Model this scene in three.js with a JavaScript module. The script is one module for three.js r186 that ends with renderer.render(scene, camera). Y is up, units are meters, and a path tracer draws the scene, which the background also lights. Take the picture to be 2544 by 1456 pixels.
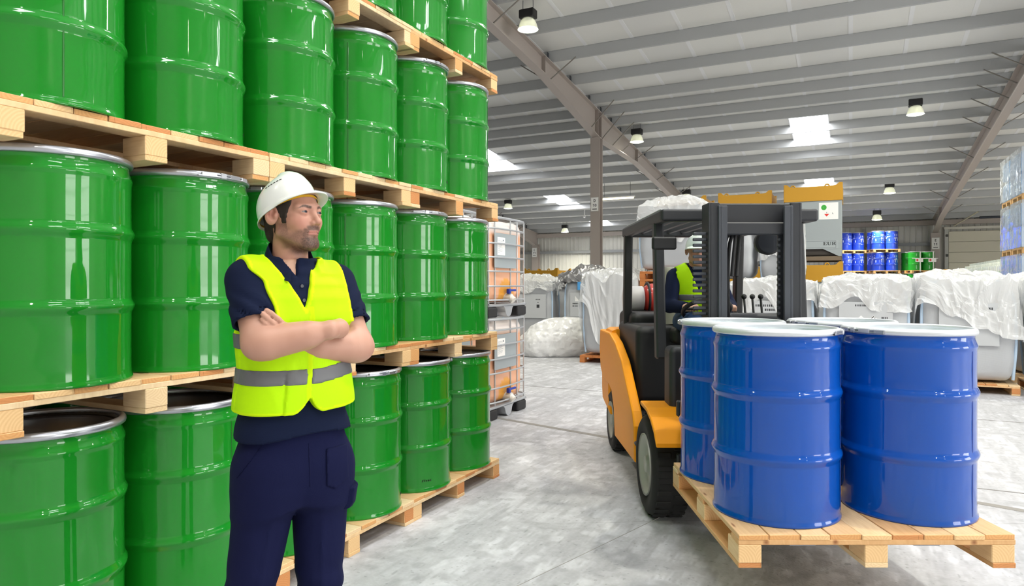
import * as THREE from 'three';
import { mergeGeometries, mergeVertices } from 'three/addons/utils/BufferGeometryUtils.js';
import { RoundedBoxGeometry } from 'three/addons/geometries/RoundedBoxGeometry.js';
import { RectAreaLightUniformsLib } from 'three/addons/lights/RectAreaLightUniformsLib.js';

// ---------------------------------------------------------------- camera, light level
// The aisle runs along -z; the drum wall stands at x = -2.544; the camera looks 26.5 degrees to the left of -z.
const scene = new THREE.Scene();
const YAW = 0.4617, CAM_Y = 1.552, FOCAL = 1691;
const camera = new THREE.PerspectiveCamera(2 * Math.atan(728 / FOCAL) * 180 / Math.PI, 2544 / 1456, 0.05, 200);
camera.position.set(0, CAM_Y, 0);
camera.rotation.y = YAW;
camera.setViewOffset(2544, 1456, 0, 22.7, 2544, 1456);
scene.add(camera);
const renderer = new THREE.WebGLRenderer({ antialias: true });
renderer.toneMapping = THREE.LinearToneMapping;
renderer.toneMappingExposure = 1.02;
renderer.shadowMap.enabled = true;
scene.background = new THREE.Color(0x000000);
RectAreaLightUniformsLib.init();
const ROOFLIGHT = 13, LAMP = 72, TUBE = 18, DOORLIGHT = 5;   // brightness of skylights, high bay lamps, strip lamp and the glazed doors across the aisle
// ---------------------------------------------------------------- helpers
const V = (x, y, z) => new THREE.Vector3(x, y, z);
let rngState = 1;
const seed = (s) => { rngState = s >>> 0; };
function rnd(a = 1, b) {
  rngState = (rngState + 0x6d2b79f5) | 0;
  let t = Math.imul(rngState ^ (rngState >>> 15), 1 | rngState);
  t = (t + Math.imul(t ^ (t >>> 7), 61 | t)) ^ t;
  const u = ((t ^ (t >>> 14)) >>> 0) / 4294967296;
  return b === undefined ? u * a : a + u * (b - a);
}
const clamp = (x, a = 0, b = 1) => Math.min(b, Math.max(a, x));
const mix = (a, b, t) => a + (b - a) * t;
const smooth = (a, b, x) => { const t = clamp((x - a) / (b - a)); return t * t * (3 - 2 * t); };
const hash3 = (x, y, z) => {
  let h = Math.imul(x, 374761393) ^ Math.imul(y, 668265263) ^ Math.imul(z, 2147483647 - 1274126177);
  h = Math.imul(h ^ (h >>> 13), 1274126177); h ^= h >>> 16;
  return (h >>> 0) / 4294967296;
};
function noise(x, y, z = 0, px = 0, py = 0) {              // value noise, -1..1; px, py: period for tiling
  const xi = Math.floor(x), yi = Math.floor(y), zi = Math.floor(z);
  const fx = x - xi, fy = y - yi, fz = z - zi;
  const u = fx * fx * fx * (fx * (fx * 6 - 15) + 10), v = fy * fy * fy * (fy * (fy * 6 - 15) + 10), w = fz * fz * (3 - 2 * fz);
  const wx = px ? (i) => ((i % px) + px) % px : (i) => i, wy = py ? (i) => ((i % py) + py) % py : (i) => i;
  const x0 = wx(xi), x1 = wx(xi + 1), y0 = wy(yi), y1 = wy(yi + 1);
  const l = (z2) => mix(mix(hash3(x0, y0, z2), hash3(x1, y0, z2), u), mix(hash3(x0, y1, z2), hash3(x1, y1, z2), u), v);
  return 2 * (fz === 0 ? l(zi) : mix(l(zi), l(zi + 1), w)) - 1;
}
const fbm = (x, y, z, o = 4) => { let s = 0, a = 0.5, f = 1; for (let i = 0; i < o; i++) { s += a * noise(x * f + i * 17.3, y * f, z * f + 5.1 * i); a *= 0.5; f *= 2.03; } return s; };
const ridge = (x, y, z, o = 3) => { let s = 0, a = 0.55, f = 1; for (let i = 0; i < o; i++) { s += a * (1 - 2 * Math.abs(noise(x * f + i * 9.7, y * f + 3.3 * i, z * f))); a *= 0.5; f *= 2.1; } return s; };

const used = new Map();
function numbered(name) { const n = used.get(name) ?? 0; used.set(name, n + 1); return n ? name + '_' + String(n).padStart(3, '0') : name; }
function tag(o, label, category, group, kind) {
  if (label) o.userData.label = label;
  if (category) o.userData.category = category;
  if (group) o.userData.group = group;
  if (kind) o.userData.kind = kind;
  return o;
}
function thing(name, label, category, [x, y, z] = [0, 0, 0], turn = 0, group) {
  const o = new THREE.Group(); o.name = numbered(name); scene.add(o);
  o.position.set(x, y, z); o.rotation.y = turn;
  return tag(o, label, category, group);
}
function obj(name, geo, mat, parent) {
  const m = new THREE.Mesh(Array.isArray(geo) ? join(geo) : geo, mat);
  m.name = parent && parent !== scene ? name : numbered(name);
  m.castShadow = m.receiveShadow = true;
  (parent ?? scene).add(m);
  return m;
}
function shell(name, geo, mat) { const m = obj(name, geo, mat); m.userData.kind = 'structure'; return m; }
function shellGroup(name) { const g = new THREE.Group(); g.name = numbered(name); g.userData.kind = 'structure'; scene.add(g); return g; }
function dup(src, [x, y, z], turn, label, group) {
  const r = src.clone(); r.name = numbered(src.name.replace(/_\d+$/, '')); scene.add(r);
  r.position.set(x, y, z); r.rotation.y = turn;
  r.userData = { ...src.userData };
  if (label) r.userData.label = label;
  if (group) r.userData.group = group;
  return r;
}
// a point given by its distance ahead of the camera's foot (F) and to its right (R)
const ahead = (R, F, y = 0) => V(R * Math.cos(YAW) - F * Math.sin(YAW), y, -(R * Math.sin(YAW) + F * Math.cos(YAW)));

// ---------------------------------------------------------------- geometry
function join(list) {
  const g = list.map((q) => { let r = q.index ? q.toNonIndexed() : q; for (const k of Object.keys(r.attributes)) if (!['position', 'normal', 'uv'].includes(k)) r.deleteAttribute(k); r.clearGroups(); return r; });
  return mergeGeometries(g);
}
const move = (g, x, y, z) => g.translate(x, y, z);
function boxUV(g) {                                           // uv in metres by the main direction of each face
  if (g.index) g = g.toNonIndexed();
  const p = g.attributes.position, uv = new Float32Array(p.count * 2), a = V(), b = V(), c = V();
  for (let i = 0; i < p.count; i += 3) {
    a.fromBufferAttribute(p, i); b.fromBufferAttribute(p, i + 1); c.fromBufferAttribute(p, i + 2);
    const n = b.clone().sub(a).cross(c.clone().sub(a)), ax = Math.abs(n.x), ay = Math.abs(n.y), az = Math.abs(n.z);
    [a, b, c].forEach((q, k) => {
      const s = ax >= ay && ax >= az ? [q.z, q.y] : ay >= az ? [q.x, q.z] : [q.x, q.y];
      uv[(i + k) * 2] = s[0]; uv[(i + k) * 2 + 1] = s[1];
    });
  }
  g.setAttribute('uv', new THREE.BufferAttribute(uv, 2));
  return g;
}
function cbox(w, h, d, b = 0.003) {                            // chamfered box, flat faces, uv in metres
  const X = w / 2, Y = h / 2, Z = d / 2; b = Math.min(b, X * 0.9, Y * 0.9, Z * 0.9);
  const pos = [];
  const P = (sx, sy, sz, k) => [sx * (k === 0 ? X : X - b), sy * (k === 1 ? Y : Y - b), sz * (k === 2 ? Z : Z - b)];
  const tri = (p, q, r, out) => {
    const n = V(q[0] - p[0], q[1] - p[1], q[2] - p[2]).cross(V(r[0] - p[0], r[1] - p[1], r[2] - p[2]));
    if (n.x * out[0] + n.y * out[1] + n.z * out[2] < 0) pos.push(...p, ...r, ...q); else pos.push(...p, ...q, ...r);
  };
  const quad = (p, q, r, s, o) => { tri(p, q, r, o); tri(p, r, s, o); };
  for (const s of [-1, 1]) {
    quad(P(s, -1, -1, 0), P(s, 1, -1, 0), P(s, 1, 1, 0), P(s, -1, 1, 0), [s, 0, 0]);
    quad(P(-1, s, -1, 1), P(1, s, -1, 1), P(1, s, 1, 1), P(-1, s, 1, 1), [0, s, 0]);
    quad(P(-1, -1, s, 2), P(1, -1, s, 2), P(1, 1, s, 2), P(-1, 1, s, 2), [0, 0, s]);
    for (const t of [-1, 1]) {
      quad(P(s, t, -1, 0), P(s, t, 1, 0), P(s, t, 1, 1), P(s, t, -1, 1), [s, t, 0]);
      quad(P(s, -1, t, 0), P(s, 1, t, 0), P(s, 1, t, 2), P(s, -1, t, 2), [s, 0, t]);
      quad(P(-1, s, t, 1), P(1, s, t, 1), P(1, s, t, 2), P(-1, s, t, 2), [0, s, t]);
      for (const u of [-1, 1]) tri(P(s, t, u, 0), P(s, t, u, 1), P(s, t, u, 2), [s, t, u]);
    }
  }
  const g = new THREE.BufferGeometry();
  g.setAttribute('position', new THREE.Float32BufferAttribute(pos, 3));
  g.computeVertexNormals();
  return boxUV(g);
}
const bx = (w, h, d, x = 0, y = 0, z = 0, b = 0.003) => move(cbox(w, h, d, b), x, y, z);
const rbox = (w, h, d, r, x = 0, y = 0, z = 0, s = 3) => move(boxUV(new RoundedBoxGeometry(w, h, d, s, r)), x, y, z);
function rod(a, b, r = 0.01, seg = 8, r2 = r) {                // closed round bar between two points
  const d = b.clone().sub(a), g = new THREE.CylinderGeometry(r2, r, d.length(), seg);
  g.applyQuaternion(new THREE.Quaternion().setFromUnitVectors(V(0, 1, 0), d.clone().normalize()));
  return move(g, (a.x + b.x) / 2, (a.y + b.y) / 2, (a.z + b.z) / 2);
}
function tube(pts, r, seg = 8, closed = false, n = 0) { return new THREE.TubeGeometry(new THREE.CatmullRomCurve3(pts, closed, 'centripetal'), n || pts.length * 6, r, seg, closed); }
const lathe = (pts, seg = 48) => new THREE.LatheGeometry(pts.map(([r, y]) => new THREE.Vector2(r, y)), seg);
const cyl = (r, h, x = 0, y = 0, z = 0, seg = 24, r2 = r) => move(new THREE.CylinderGeometry(r, r2, h, seg), x, y, z);
function prism(pts, depth, bevel = 0.004) {                   // outline in x,y pulled along z, centred on z
  const s = new THREE.Shape(pts.map(([x, y]) => new THREE.Vector2(x, y)));
  const g = new THREE.ExtrudeGeometry(s, { depth: depth - 2 * bevel, bevelEnabled: bevel > 0, bevelThickness: bevel, bevelSize: bevel, bevelOffset: -bevel, bevelSegments: 2 });
  return boxUV(move(g, 0, 0, -depth / 2 + bevel));
}
// surface nets: the surface of a signed distance field as one smooth mesh
function surface(sdf, lo, hi, cell, color) {
  const nx = Math.ceil((hi[0] - lo[0]) / cell) + 1, ny = Math.ceil((hi[1] - lo[1]) / cell) + 1, nz = Math.ceil((hi[2] - lo[2]) / cell) + 1;
  const val = new Float32Array(nx * ny * nz).fill(9), at = (i, j, k) => i + nx * (j + ny * k), B = 6;
  for (let k0 = 0; k0 < nz; k0 += B) for (let j0 = 0; j0 < ny; j0 += B) for (let i0 = 0; i0 < nx; i0 += B) {
    const h = B * cell / 2, c = sdf(lo[0] + i0 * cell + h, lo[1] + j0 * cell + h, lo[2] + k0 * cell + h);
    const far = Math.abs(c) > h * 1.7321 * 1.5 + cell * 3;
    for (let k = k0; k < Math.min(nz, k0 + B); k++) for (let j = j0; j < Math.min(ny, j0 + B); j++) for (let i = i0; i < Math.min(nx, i0 + B); i++)
      val[at(i, j, k)] = far ? c : sdf(lo[0] + i * cell, lo[1] + j * cell, lo[2] + k * cell);
  }
  const id = new Int32Array(nx * ny * nz).fill(-1), pos = [], idx = [];
  for (let k = 0; k < nz - 1; k++) for (let j = 0; j < ny - 1; j++) for (let i = 0; i < nx - 1; i++) {
    let n = 0, sx = 0, sy = 0, sz = 0;
    const e = (a, b, da, db) => {
      const va = val[a], vb = val[b];
      if ((va < 0) === (vb < 0)) return;
      const t = va / (va - vb); n++;
      sx += da[0] + (db[0] - da[0]) * t; sy += da[1] + (db[1] - da[1]) * t; sz += da[2] + (db[2] - da[2]) * t;
    };
    const c = [];
    for (let q = 0; q < 8; q++) c.push([at(i + (q & 1), j + ((q >> 1) & 1), k + (q >> 2)), [q & 1, (q >> 1) & 1, q >> 2]]);
    let neg = 0; for (const q of c) if (val[q[0]] < 0) neg++;
    if (neg === 0 || neg === 8) continue;
    for (const [a, b] of [[0, 1], [2, 3], [4, 5], [6, 7], [0, 2], [1, 3], [4, 6], [5, 7], [0, 4], [1, 5], [2, 6], [3, 7]]) e(c[a][0], c[b][0], c[a][1], c[b][1]);
    id[at(i, j, k)] = pos.length / 3;
    pos.push(lo[0] + (i + sx / n) * cell, lo[1] + (j + sy / n) * cell, lo[2] + (k + sz / n) * cell);
  }
  const quad = (a, b, c, d, flip) => { if (a < 0 || b < 0 || c < 0 || d < 0) return; if (flip) idx.push(a, c, b, a, d, c); else idx.push(a, b, c, a, c, d); };
  for (let k = 1; k < nz - 1; k++) for (let j = 1; j < ny - 1; j++) for (let i = 1; i < nx - 1; i++) {
    const v = val[at(i, j, k)] < 0;
    if (v !== (val[at(i + 1, j, k)] < 0)) quad(id[at(i, j - 1, k - 1)], id[at(i, j, k - 1)], id[at(i, j, k)], id[at(i, j - 1, k)], !v);
    if (v !== (val[at(i, j + 1, k)] < 0)) quad(id[at(i - 1, j, k - 1)], id[at(i - 1, j, k)], id[at(i, j, k)], id[at(i, j, k - 1)], !v);
    if (v !== (val[at(i, j, k + 1)] < 0)) quad(id[at(i - 1, j - 1, k)], id[at(i, j - 1, k)], id[at(i, j, k)], id[at(i - 1, j, k)], !v);
  }
  const g = new THREE.BufferGeometry();
  g.setAttribute('position', new THREE.Float32BufferAttribute(pos, 3));
  g.setIndex(idx);
  if (color) {
    const col = new Float32Array(pos.length);
    for (let i = 0; i < pos.length; i += 3) { const c = color(pos[i], pos[i + 1], pos[i + 2]); col[i] = c[0]; col[i + 1] = c[1]; col[i + 2] = c[2]; }
    g.setAttribute('color', new THREE.BufferAttribute(col, 3));
  }
  g.computeVertexNormals();
  const uv = new Float32Array(pos.length / 3 * 2);
  for (let i = 0; i < pos.length / 3; i++) { uv[i * 2] = pos[i * 3] + pos[i * 3 + 2]; uv[i * 2 + 1] = pos[i * 3 + 1]; }
  g.setAttribute('uv', new THREE.BufferAttribute(uv, 2));
  return g;
}
const smin = (a, b, k) => { const h = Math.max(k - Math.abs(a - b), 0) / k; return Math.min(a, b) - h * h * k * 0.25; };
const smax = (a, b, k) => -smin(-a, -b, k);
function capsule(px, py, pz, a, b, ra, rb) {                  // distance to a tapered round bone
  const bx_ = b[0] - a[0], by = b[1] - a[1], bz = b[2] - a[2];
  const t = clamp(((px - a[0]) * bx_ + (py - a[1]) * by + (pz - a[2]) * bz) / (bx_ * bx_ + by * by + bz * bz));
  return Math.hypot(px - a[0] - bx_ * t, py - a[1] - by * t, pz - a[2] - bz * t) - (ra + (rb - ra) * t);
}
const ellipsoid = (px, py, pz, c, r) => {
  const x = (px - c[0]) / r[0], y = (py - c[1]) / r[1], z = (pz - c[2]) / r[2], k = Math.hypot(x, y, z);
  const k2 = Math.hypot(x / r[0], y / r[1], z / r[2]);
  return k2 < 1e-6 ? -Math.min(...r) : k * (k - 1) / k2;
};

// ---------------------------------------------------------------- textures and materials
function pixTex(w, h, f, srgb = true) {
  const d = new Uint8Array(w * h * 4);
  for (let y = 0, i = 0; y < h; y++) for (let x = 0; x < w; x++, i += 4) { const c = f(x / w, y / h); d[i] = clamp(c[0]) * 255; d[i + 1] = clamp(c[1]) * 255; d[i + 2] = clamp(c[2]) * 255; d[i + 3] = 255; }
  const t = new THREE.DataTexture(d, w, h); t.wrapS = t.wrapT = THREE.RepeatWrapping; t.magFilter = THREE.LinearFilter; t.minFilter = THREE.LinearMipmapLinearFilter; t.generateMipmaps = true;
  if (srgb) t.colorSpace = THREE.SRGBColorSpace;
  t.needsUpdate = true; return t;
}
const scaled = (t, sx, sy = sx, ox = 0, oy = 0, rot = 0) => { const c = t.clone(); c.repeat.set(sx, sy); c.offset.set(ox, oy); c.rotation = rot; c.needsUpdate = true; return c; };
function print(w, h, draw) {                                 // flat print on a label
  const c = document.createElement('canvas'); c.width = w; c.height = h; draw(c.getContext('2d'), w, h);
  const t = new THREE.CanvasTexture(c); t.colorSpace = THREE.SRGBColorSpace; t.anisotropy = 8; return t;
}
const std = (color, roughness = 0.6, extra = {}) => new THREE.MeshStandardMaterial({ color, roughness, ...extra });
const phys = (color, roughness = 0.4, extra = {}) => new THREE.MeshPhysicalMaterial({ color, roughness, ...extra });
// ---------------------------------------------------------------- the hall
const ROOF = (Z) => 9.35 - 0.108 * Z;                         // underside of the roof at distance Z down the hall
const XL = -24, XR = 17.4, ZB = -10, ZF = 40;                    // side walls, rear wall, far wall (Z = -z)
const FRAMES = [-18, -7.05, 3.75, 14.6];
const fine = pixTex(512, 512, (u, v) => { const n = 0.5 + 0.5 * (0.6 * noise(u * 96, v * 96, 1, 96, 96) + 0.4 * noise(u * 220, v * 220, 2, 220, 220)); return [n, n, n]; }, false);
const concreteMap = pixTex(2048, 2048, (u, v) => {
  const N = (f, z, g = f) => noise(u * f, v * g, z, f, g);
  // worn, brushed concrete: pale film rubbed through in streaks along the driving direction, specks of dirt, tyre marks
  const streak = 0.42 * N(46, 3, 7) + 0.33 * N(120, 4, 22) + 0.25 * N(330, 10, 60);    // brushed along the aisle
  const cloud = 0.5 * N(5, 5) + 0.3 * N(13, 6) + 0.2 * N(29, 7);
  const grit = 0.5 * N(150, 8) + 0.5 * N(380, 9);
  let t = 0.735 + 0.03 * cloud + 0.085 * streak + 0.03 * grit;
  t -= 0.075 * smooth(0.05, 0.55, N(17, 12) * 0.35 + streak * 0.75 + 0.45 * N(71, 13));
  t += 0.06 * smooth(0.1, 0.5, N(23, 14) * 0.4 + 0.5 * N(61, 15) + streak * 0.6);
  if (N(240, 16) > 0.84) t -= 0.07;
  const m1 = Math.abs(((u * 1.0 + v * 2.0 + 0.02 * N(4, 17)) % 1 + 1) % 1 - 0.5); if (m1 < 0.0015 * (1 + N(8, 18))) t -= 0.07;
  return [t * 0.995, t * 0.998, t * 1.022];
});
const floorMat = phys(0xffffff, 0.6, { specularIntensity: 0.45, map: scaled(concreteMap, 1 / 5.2), bumpMap: scaled(fine, 1 / 0.9), bumpScale: 0.0012 });
const floorG = shellGroup('floor');
{
  const g = bx(XR - XL, 0.2, ZF - ZB, (XL + XR) / 2, -0.1, -(ZF + ZB) / 2, 0.001);
  obj('slab', g, floorMat, floorG);
  const joint = std(0x8d8a86, 0.8), jg = (ax, az, bx2, bz, w) => { const L = Math.hypot(bx2 - ax, bz - az), q = bx(L, 0.004, w, 0, 0, 0, 0.001); q.rotateY(-Math.atan2(bz - az, bx2 - ax)); return move(q, (ax + bx2) / 2, 0.0005, (az + bz) / 2); };
  obj('joint_strip', jg(-5.2, -7.38, 3.6, -5.05, 0.07), joint, floorG);
  obj('joint_strip', jg(-12, -9.4, 14, -9.3, 0.012), std(0x77746f, 0.8), floorG);
  obj('joint_strip', jg(0, -6.2, 14, -6.16, 0.012), std(0x77746f, 0.8), floorG);
  obj('joint_strip', jg(-1.78, -2.3, -0.72, -5.9, 0.004), std(0x9a9895, 0.8), floorG);
}
// roof: liner panels, pale joint strips and galvanised purlins
const liner = std(0xe4e4e1, 0.6, { bumpMap: scaled(fine, 0.4), bumpScale: 0.001 });
const linerB = std(0xdfdfdd, 0.6), stripMat = std(0xe9eaec, 0.5);
const galv = std(0xb2b4b6, 0.5, { metalness: 0.1, bumpMap: scaled(fine, 1.5), bumpScale: 0.0006 });
const galvDark = std(0x4c4f54, 0.5, { metalness: 0.3 });
const taupe = std(0xb0a6a0, 0.5), taupeDark = std(0x968c86, 0.5);
const slope = Math.atan(0.108), roofLen = (ZF - ZB + 0.5) / Math.cos(slope), roofMid = (ZF + ZB) / 2;
const onRoof = (g, X, Z, drop) => { g.rotateX(slope); return move(g, X, ROOF(Z) - drop, -Z); };
const ceiling = shellGroup('ceiling');
{
  const W = 1.2;
  const pg = boxUV(new THREE.BoxGeometry(W - 0.004, 0.12, roofLen)); pg.rotateX(-slope);
  let i = 0;
  for (let X = XL + W / 2; X < XR + W / 2; X += W, i++) {
    const m = obj('roof_panel', pg, i % 3 === 1 ? linerB : liner, ceiling);
    m.position.set(X, ROOF(roofMid) + 0.06, -roofMid);
  }
  const sg = boxUV(new THREE.BoxGeometry(0.09, 0.008, roofLen)); sg.rotateX(-slope);
  for (let X = XL + W; X < XR; X += W) { const m = obj('joint_strip', sg, stripMat, ceiling); m.position.set(X, ROOF(roofMid) - 0.003, -roofMid); }
  // Z purlins: upright web towards the camera, lower flange behind it
  const h = 0.27, f = 0.075, t = 0.006, L = XR - XL;
  const pur = join([bx(L, h, t, 0, -h / 2, 0, 0.001), bx(L, t, f, 0, -h + t / 2, -f / 2, 0.001), bx(L, 0.02, t, 0, -h + 0.012, -f, 0.001), bx(L, t, 0.03, 0, -t / 2, 0.015, 0.001)]);
  const lipG = bx(L, 0.03, 0.01, 0, -0.03, 0.004, 0.001);
  for (const Z of PURLINS()) { const m = obj('purlin', pur, galv, ceiling); m.position.set((XL + XR) / 2, ROOF(Z), -Z); }
}
function PURLINS() { const a = []; for (let Z = 16.28 - 1.58 * 19; Z < 18.5; Z += 1.58) a.push(Z); return [...a, 19.41, 20.45, 21.48, 22.5, 24.05, 25.55, 27.1, 28.65, 30.2, 31.8, 33.4, 35.0, 36.6, 38.2, 39.7].filter((Z) => Z > ZB + 0.2); }
// walls with thickness, far wall clad with ribbed sheets
const wallWhite = std(0xd8d6d0, 0.7, { bumpMap: scaled(fine, 0.5), bumpScale: 0.002 });
const sideWall = (x, n) => {
  const pts = [[-ZF - 0.3, 0], [-ZB + 0.3, 0], [-ZB + 0.3, ROOF(ZB - 0.3) + 0.3], [-ZF - 0.3, ROOF(ZF + 0.3) + 0.3]];
  const g = prism(pts, 0.2, 0.002); g.rotateY(-Math.PI / 2); shell(n, move(g, x, 0, 0), wallWhite);
};
sideWall(XL - 0.1, 'wall_left'); sideWall(XR + 0.1, 'wall_right');
shell('wall_rear', bx(XR - XL + 0.4, ROOF(ZB) + 0.4, 0.2, (XL + XR) / 2, ROOF(ZB) / 2, -ZB + 0.1, 0.002), wallWhite);
const farWall = shellGroup('wall_far');
{
  const H = ROOF(ZF) + 0.1;
  obj('outer_wall', bx(XR - XL + 0.4, H, 0.1, (XL + XR) / 2, H / 2, -ZF - 0.12, 0.002), std(0x8b8a86, 0.8), farWall);
  const clad = std(0xd8d7d1, 0.55, { metalness: 0.1 });
  const prof = [], W = 1.0; // ribbed sheet, four ribs per metre
  for (let r = 0; r < 4; r++) { const o = r * 0.25; prof.push([o, 0], [o + 0.185, 0], [o + 0.2, 0.035], [o + 0.235, 0.035]); } prof.push([W, 0]);
  const pos = [], idx = []; prof.forEach(([x, z]) => { pos.push(x, 0, z, x, H, z); });
  for (let i = 0; i < prof.length - 1; i++) { const a = i * 2; idx.push(a, a + 2, a + 1, a + 1, a + 2, a + 3); }
  let sg = new THREE.BufferGeometry(); sg.setAttribute('position', new THREE.Float32BufferAttribute(pos, 3)); sg.setIndex(idx); sg = sg.toNonIndexed(); sg.computeVertexNormals(); sg = boxUV(sg);
  for (let X = XL; X < XR; X += W) { const m = obj('cladding_sheet', sg, clad, farWall); m.position.set(X, 0, -ZF - 0.05); }
  const rail = std(0x9b9d9f, 0.5, { metalness: 0.2 });
  for (const y of [1.75, 3.55]) obj('wall_rail', [bx(27.6, 0.16, 0.05, XL + 13.8, y, -ZF + 0.14, 0.004), bx(27.6, 0.012, 0.14, XL + 13.8, y - 0.075, -ZF + 0.08, 0.002)], rail, farWall);
  obj('eave_beam', bx(XR - XL, 0.24, 0.2, (XL + XR) / 2, ROOF(ZF) - 0.42, -ZF + 0.2, 0.01), taupe, farWall);
  for (const x of [-14.4, -10.9, -3.3, 0.6]) obj('rail_post', bx(0.1, 4.4, 0.08, x, 2.2, -ZF + 0.06, 0.004), rail, farWall);
}
// tapered portal frames: web, flanges, stiffeners, fly braces
function rafter(X, Z0, Z1, haunches, n) {
  const g = shellGroup('trim_' + n);
  const top = (Z) => ROOF(Z) - 0.29, dep = (Z) => { let d = 0.46; for (const [c, w, e] of haunches) d = Math.max(d, 0.46 + (e - 0.46) * clamp(1 - Math.abs(Z - c) / w)); return d; };
  const zs = [Z0]; for (const [c, w] of haunches) for (const z of [c - w, c, c + w]) if (z > Z0 && z < Z1) zs.push(z); zs.push(Z1);
  const up = zs.map((z) => [-z, top(z)]), dn = zs.map((z) => [-z, top(z) - dep(z)]);
  const web = prism([...up, ...dn.slice().reverse()], 0.016, 0.001); web.rotateY(-Math.PI / 2);
  obj('web_plate', move(web, X, 0, 0), taupe, g);
  for (const [line, nm] of [[up, 'top_flange'], [dn, 'bottom_flange']]) {
    const parts = [];
    for (let i = 0; i < line.length - 1; i++) { const [a, b] = [line[i], line[i + 1]], L = Math.hypot(b[0] - a[0], b[1] - a[1]); const q = bx(0.24, 0.022, L + 0.01, 0, 0, 0, 0.002); q.rotateX(-Math.atan2(b[1] - a[1], b[0] - a[0])); parts.push(move(q, X, (a[1] + b[1]) / 2, (a[0] + b[0]) / 2)); }
    obj(nm, parts, taupe, g);
  }
  for (const [c, w] of haunches) for (const z of [c - w, c - 0.16, c + 0.16, c + w]) if (z > Z0 + 0.3 && z < Z1 - 0.1) obj('stiffener', bx(0.22, dep(z) - 0.02, 0.018, X, top(z) - dep(z) / 2, -z, 0.002), taupeDark, g);
  const brace = std(0x8a8680, 0.5, { metalness: 0.3 });
  PURLINS().forEach((z, i) => {
    if (z < Z0 + 0.3 || z > Z1 - 0.2) return;
    obj('purlin_cleat', bx(0.02, 0.24, 0.1, X + 0.02, ROOF(z) - 0.16, -z + 0.05, 0.002), galvDark, g);
    if (z > 11 && (i % 2 === 0 || (z > 18 && z < 24.5))) for (const s of [-1, 1]) obj('fly_brace', rod(V(X + s * 0.02, top(z) - dep(z) + 0.03, -z), V(X + s * 0.78, ROOF(z) - 0.25, -z + 0.02), 0.016, 6), brace, g);
  });
  return g;
}
const COLZ = 20.05;
rafter(-18, ZB + 0.2, ZF - 0.2, [[COLZ, 4, 0.8], [ZF, 3.2, 0.9]], 1);
rafter(FRAMES[1], ZB + 0.2, ZF - 0.2, [[COLZ, 4.2, 0.82], [ZF, 3.2, 0.9]], 2);
{
  const r3 = rafter(FRAMES[2], ZB + 0.2, ZF - 0.2, [[ZF, 3.2, 0.75]], 3);
  obj('conduit', rod(V(FRAMES[2] - 0.1, ROOF(12) - 0.74, -12), V(FRAMES[2] - 0.1, ROOF(36.6) - 0.74, -36.6), 0.022, 8), std(0xd0d0cc, 0.5), r3);
}
for (const n of [3]) rafter(FRAMES[n], ZB + 0.2, ZF - 0.2, [[ZF, 3.2, 0.8]], n + 1);
// column with its bay sign under the second frame, wall columns at the far end
function iColumn(name, label, X, Z, H, w = 0.27) {
  const t = thing(name, label, 'column', [X, 0, -Z]);
  t.userData.kind = 'structure';
  obj('web_plate', bx(0.014, H, w - 0.03, 0, H / 2, 0, 0.001), taupe, t);
  for (const s of [-1, 1]) obj('flange', bx(w, H, 0.02, 0, H / 2, s * (w / 2 - 0.01), 0.002), taupe, t);
  obj('base_plate', bx(w + 0.1, 0.025, w + 0.1, 0, 0.0125, 0, 0.003), taupeDark, t);
  return t;
}
const bayPrint = (letter, num) => print(128, 220, (c, w, h) => {
  c.fillStyle = '#f4f4f2'; c.fillRect(0, 0, w, h); c.strokeStyle = '#c9c9c6'; c.lineWidth = 4; c.strokeRect(3, 3, w - 6, h - 6);
  c.fillStyle = '#33373d'; c.textAlign = 'center'; c.font = 'bold 62px sans-serif'; c.fillText(letter, w / 2, 74); c.fillText(num, w / 2, 148); c.fillRect(26, 180, 76, 12);
});
function baySign(label, letter, num, p, turn, s = 1) {
  const t = thing('bay_sign', label, 'sign', p, turn);
  obj('sign_plate', bx(0.25 * s, 0.43 * s, 0.006, 0, 0, 0, 0.002), std(0xf0f0ee, 0.5), t);
  const f = obj('printed_face', new THREE.PlaneGeometry(0.245 * s, 0.425 * s), std(0xffffff, 0.5, { map: bayPrint(letter, num) }), t); f.position.z = 0.0045;
}
const colTop = ROOF(COLZ) - 0.29 - 0.82 - 0.01;
iColumn('steel_column', 'tall taupe steel column carrying the sloping frame beam, with a white bay sign', FRAMES[1], COLZ, colTop, 0.3);
baySign('small white bay sign reading D 10 on the tall inner column', 'D', '10', [FRAMES[1] - 0.005, 4.0, -COLZ + 0.165], 0);
[['white bay sign high on the wall column by the orange liquid containers', 'C'], null, ['white bay sign on the wall column beside the roller door', 'E']].forEach((s, i) => {
  const X = FRAMES[i];
  iColumn('wall_column', ['taupe wall column at the far end behind the orange liquid containers', 'taupe wall column at the far end behind the forklift', 'taupe wall column at the far end beside the roller door'][i], X, ZF - 0.4, ROOF(ZF) - 0.95, 0.4);
  if (s) baySign(s[0], s[1], '11', [X, 3.55, -ZF + 0.63], 0, 1.35);
});
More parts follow.
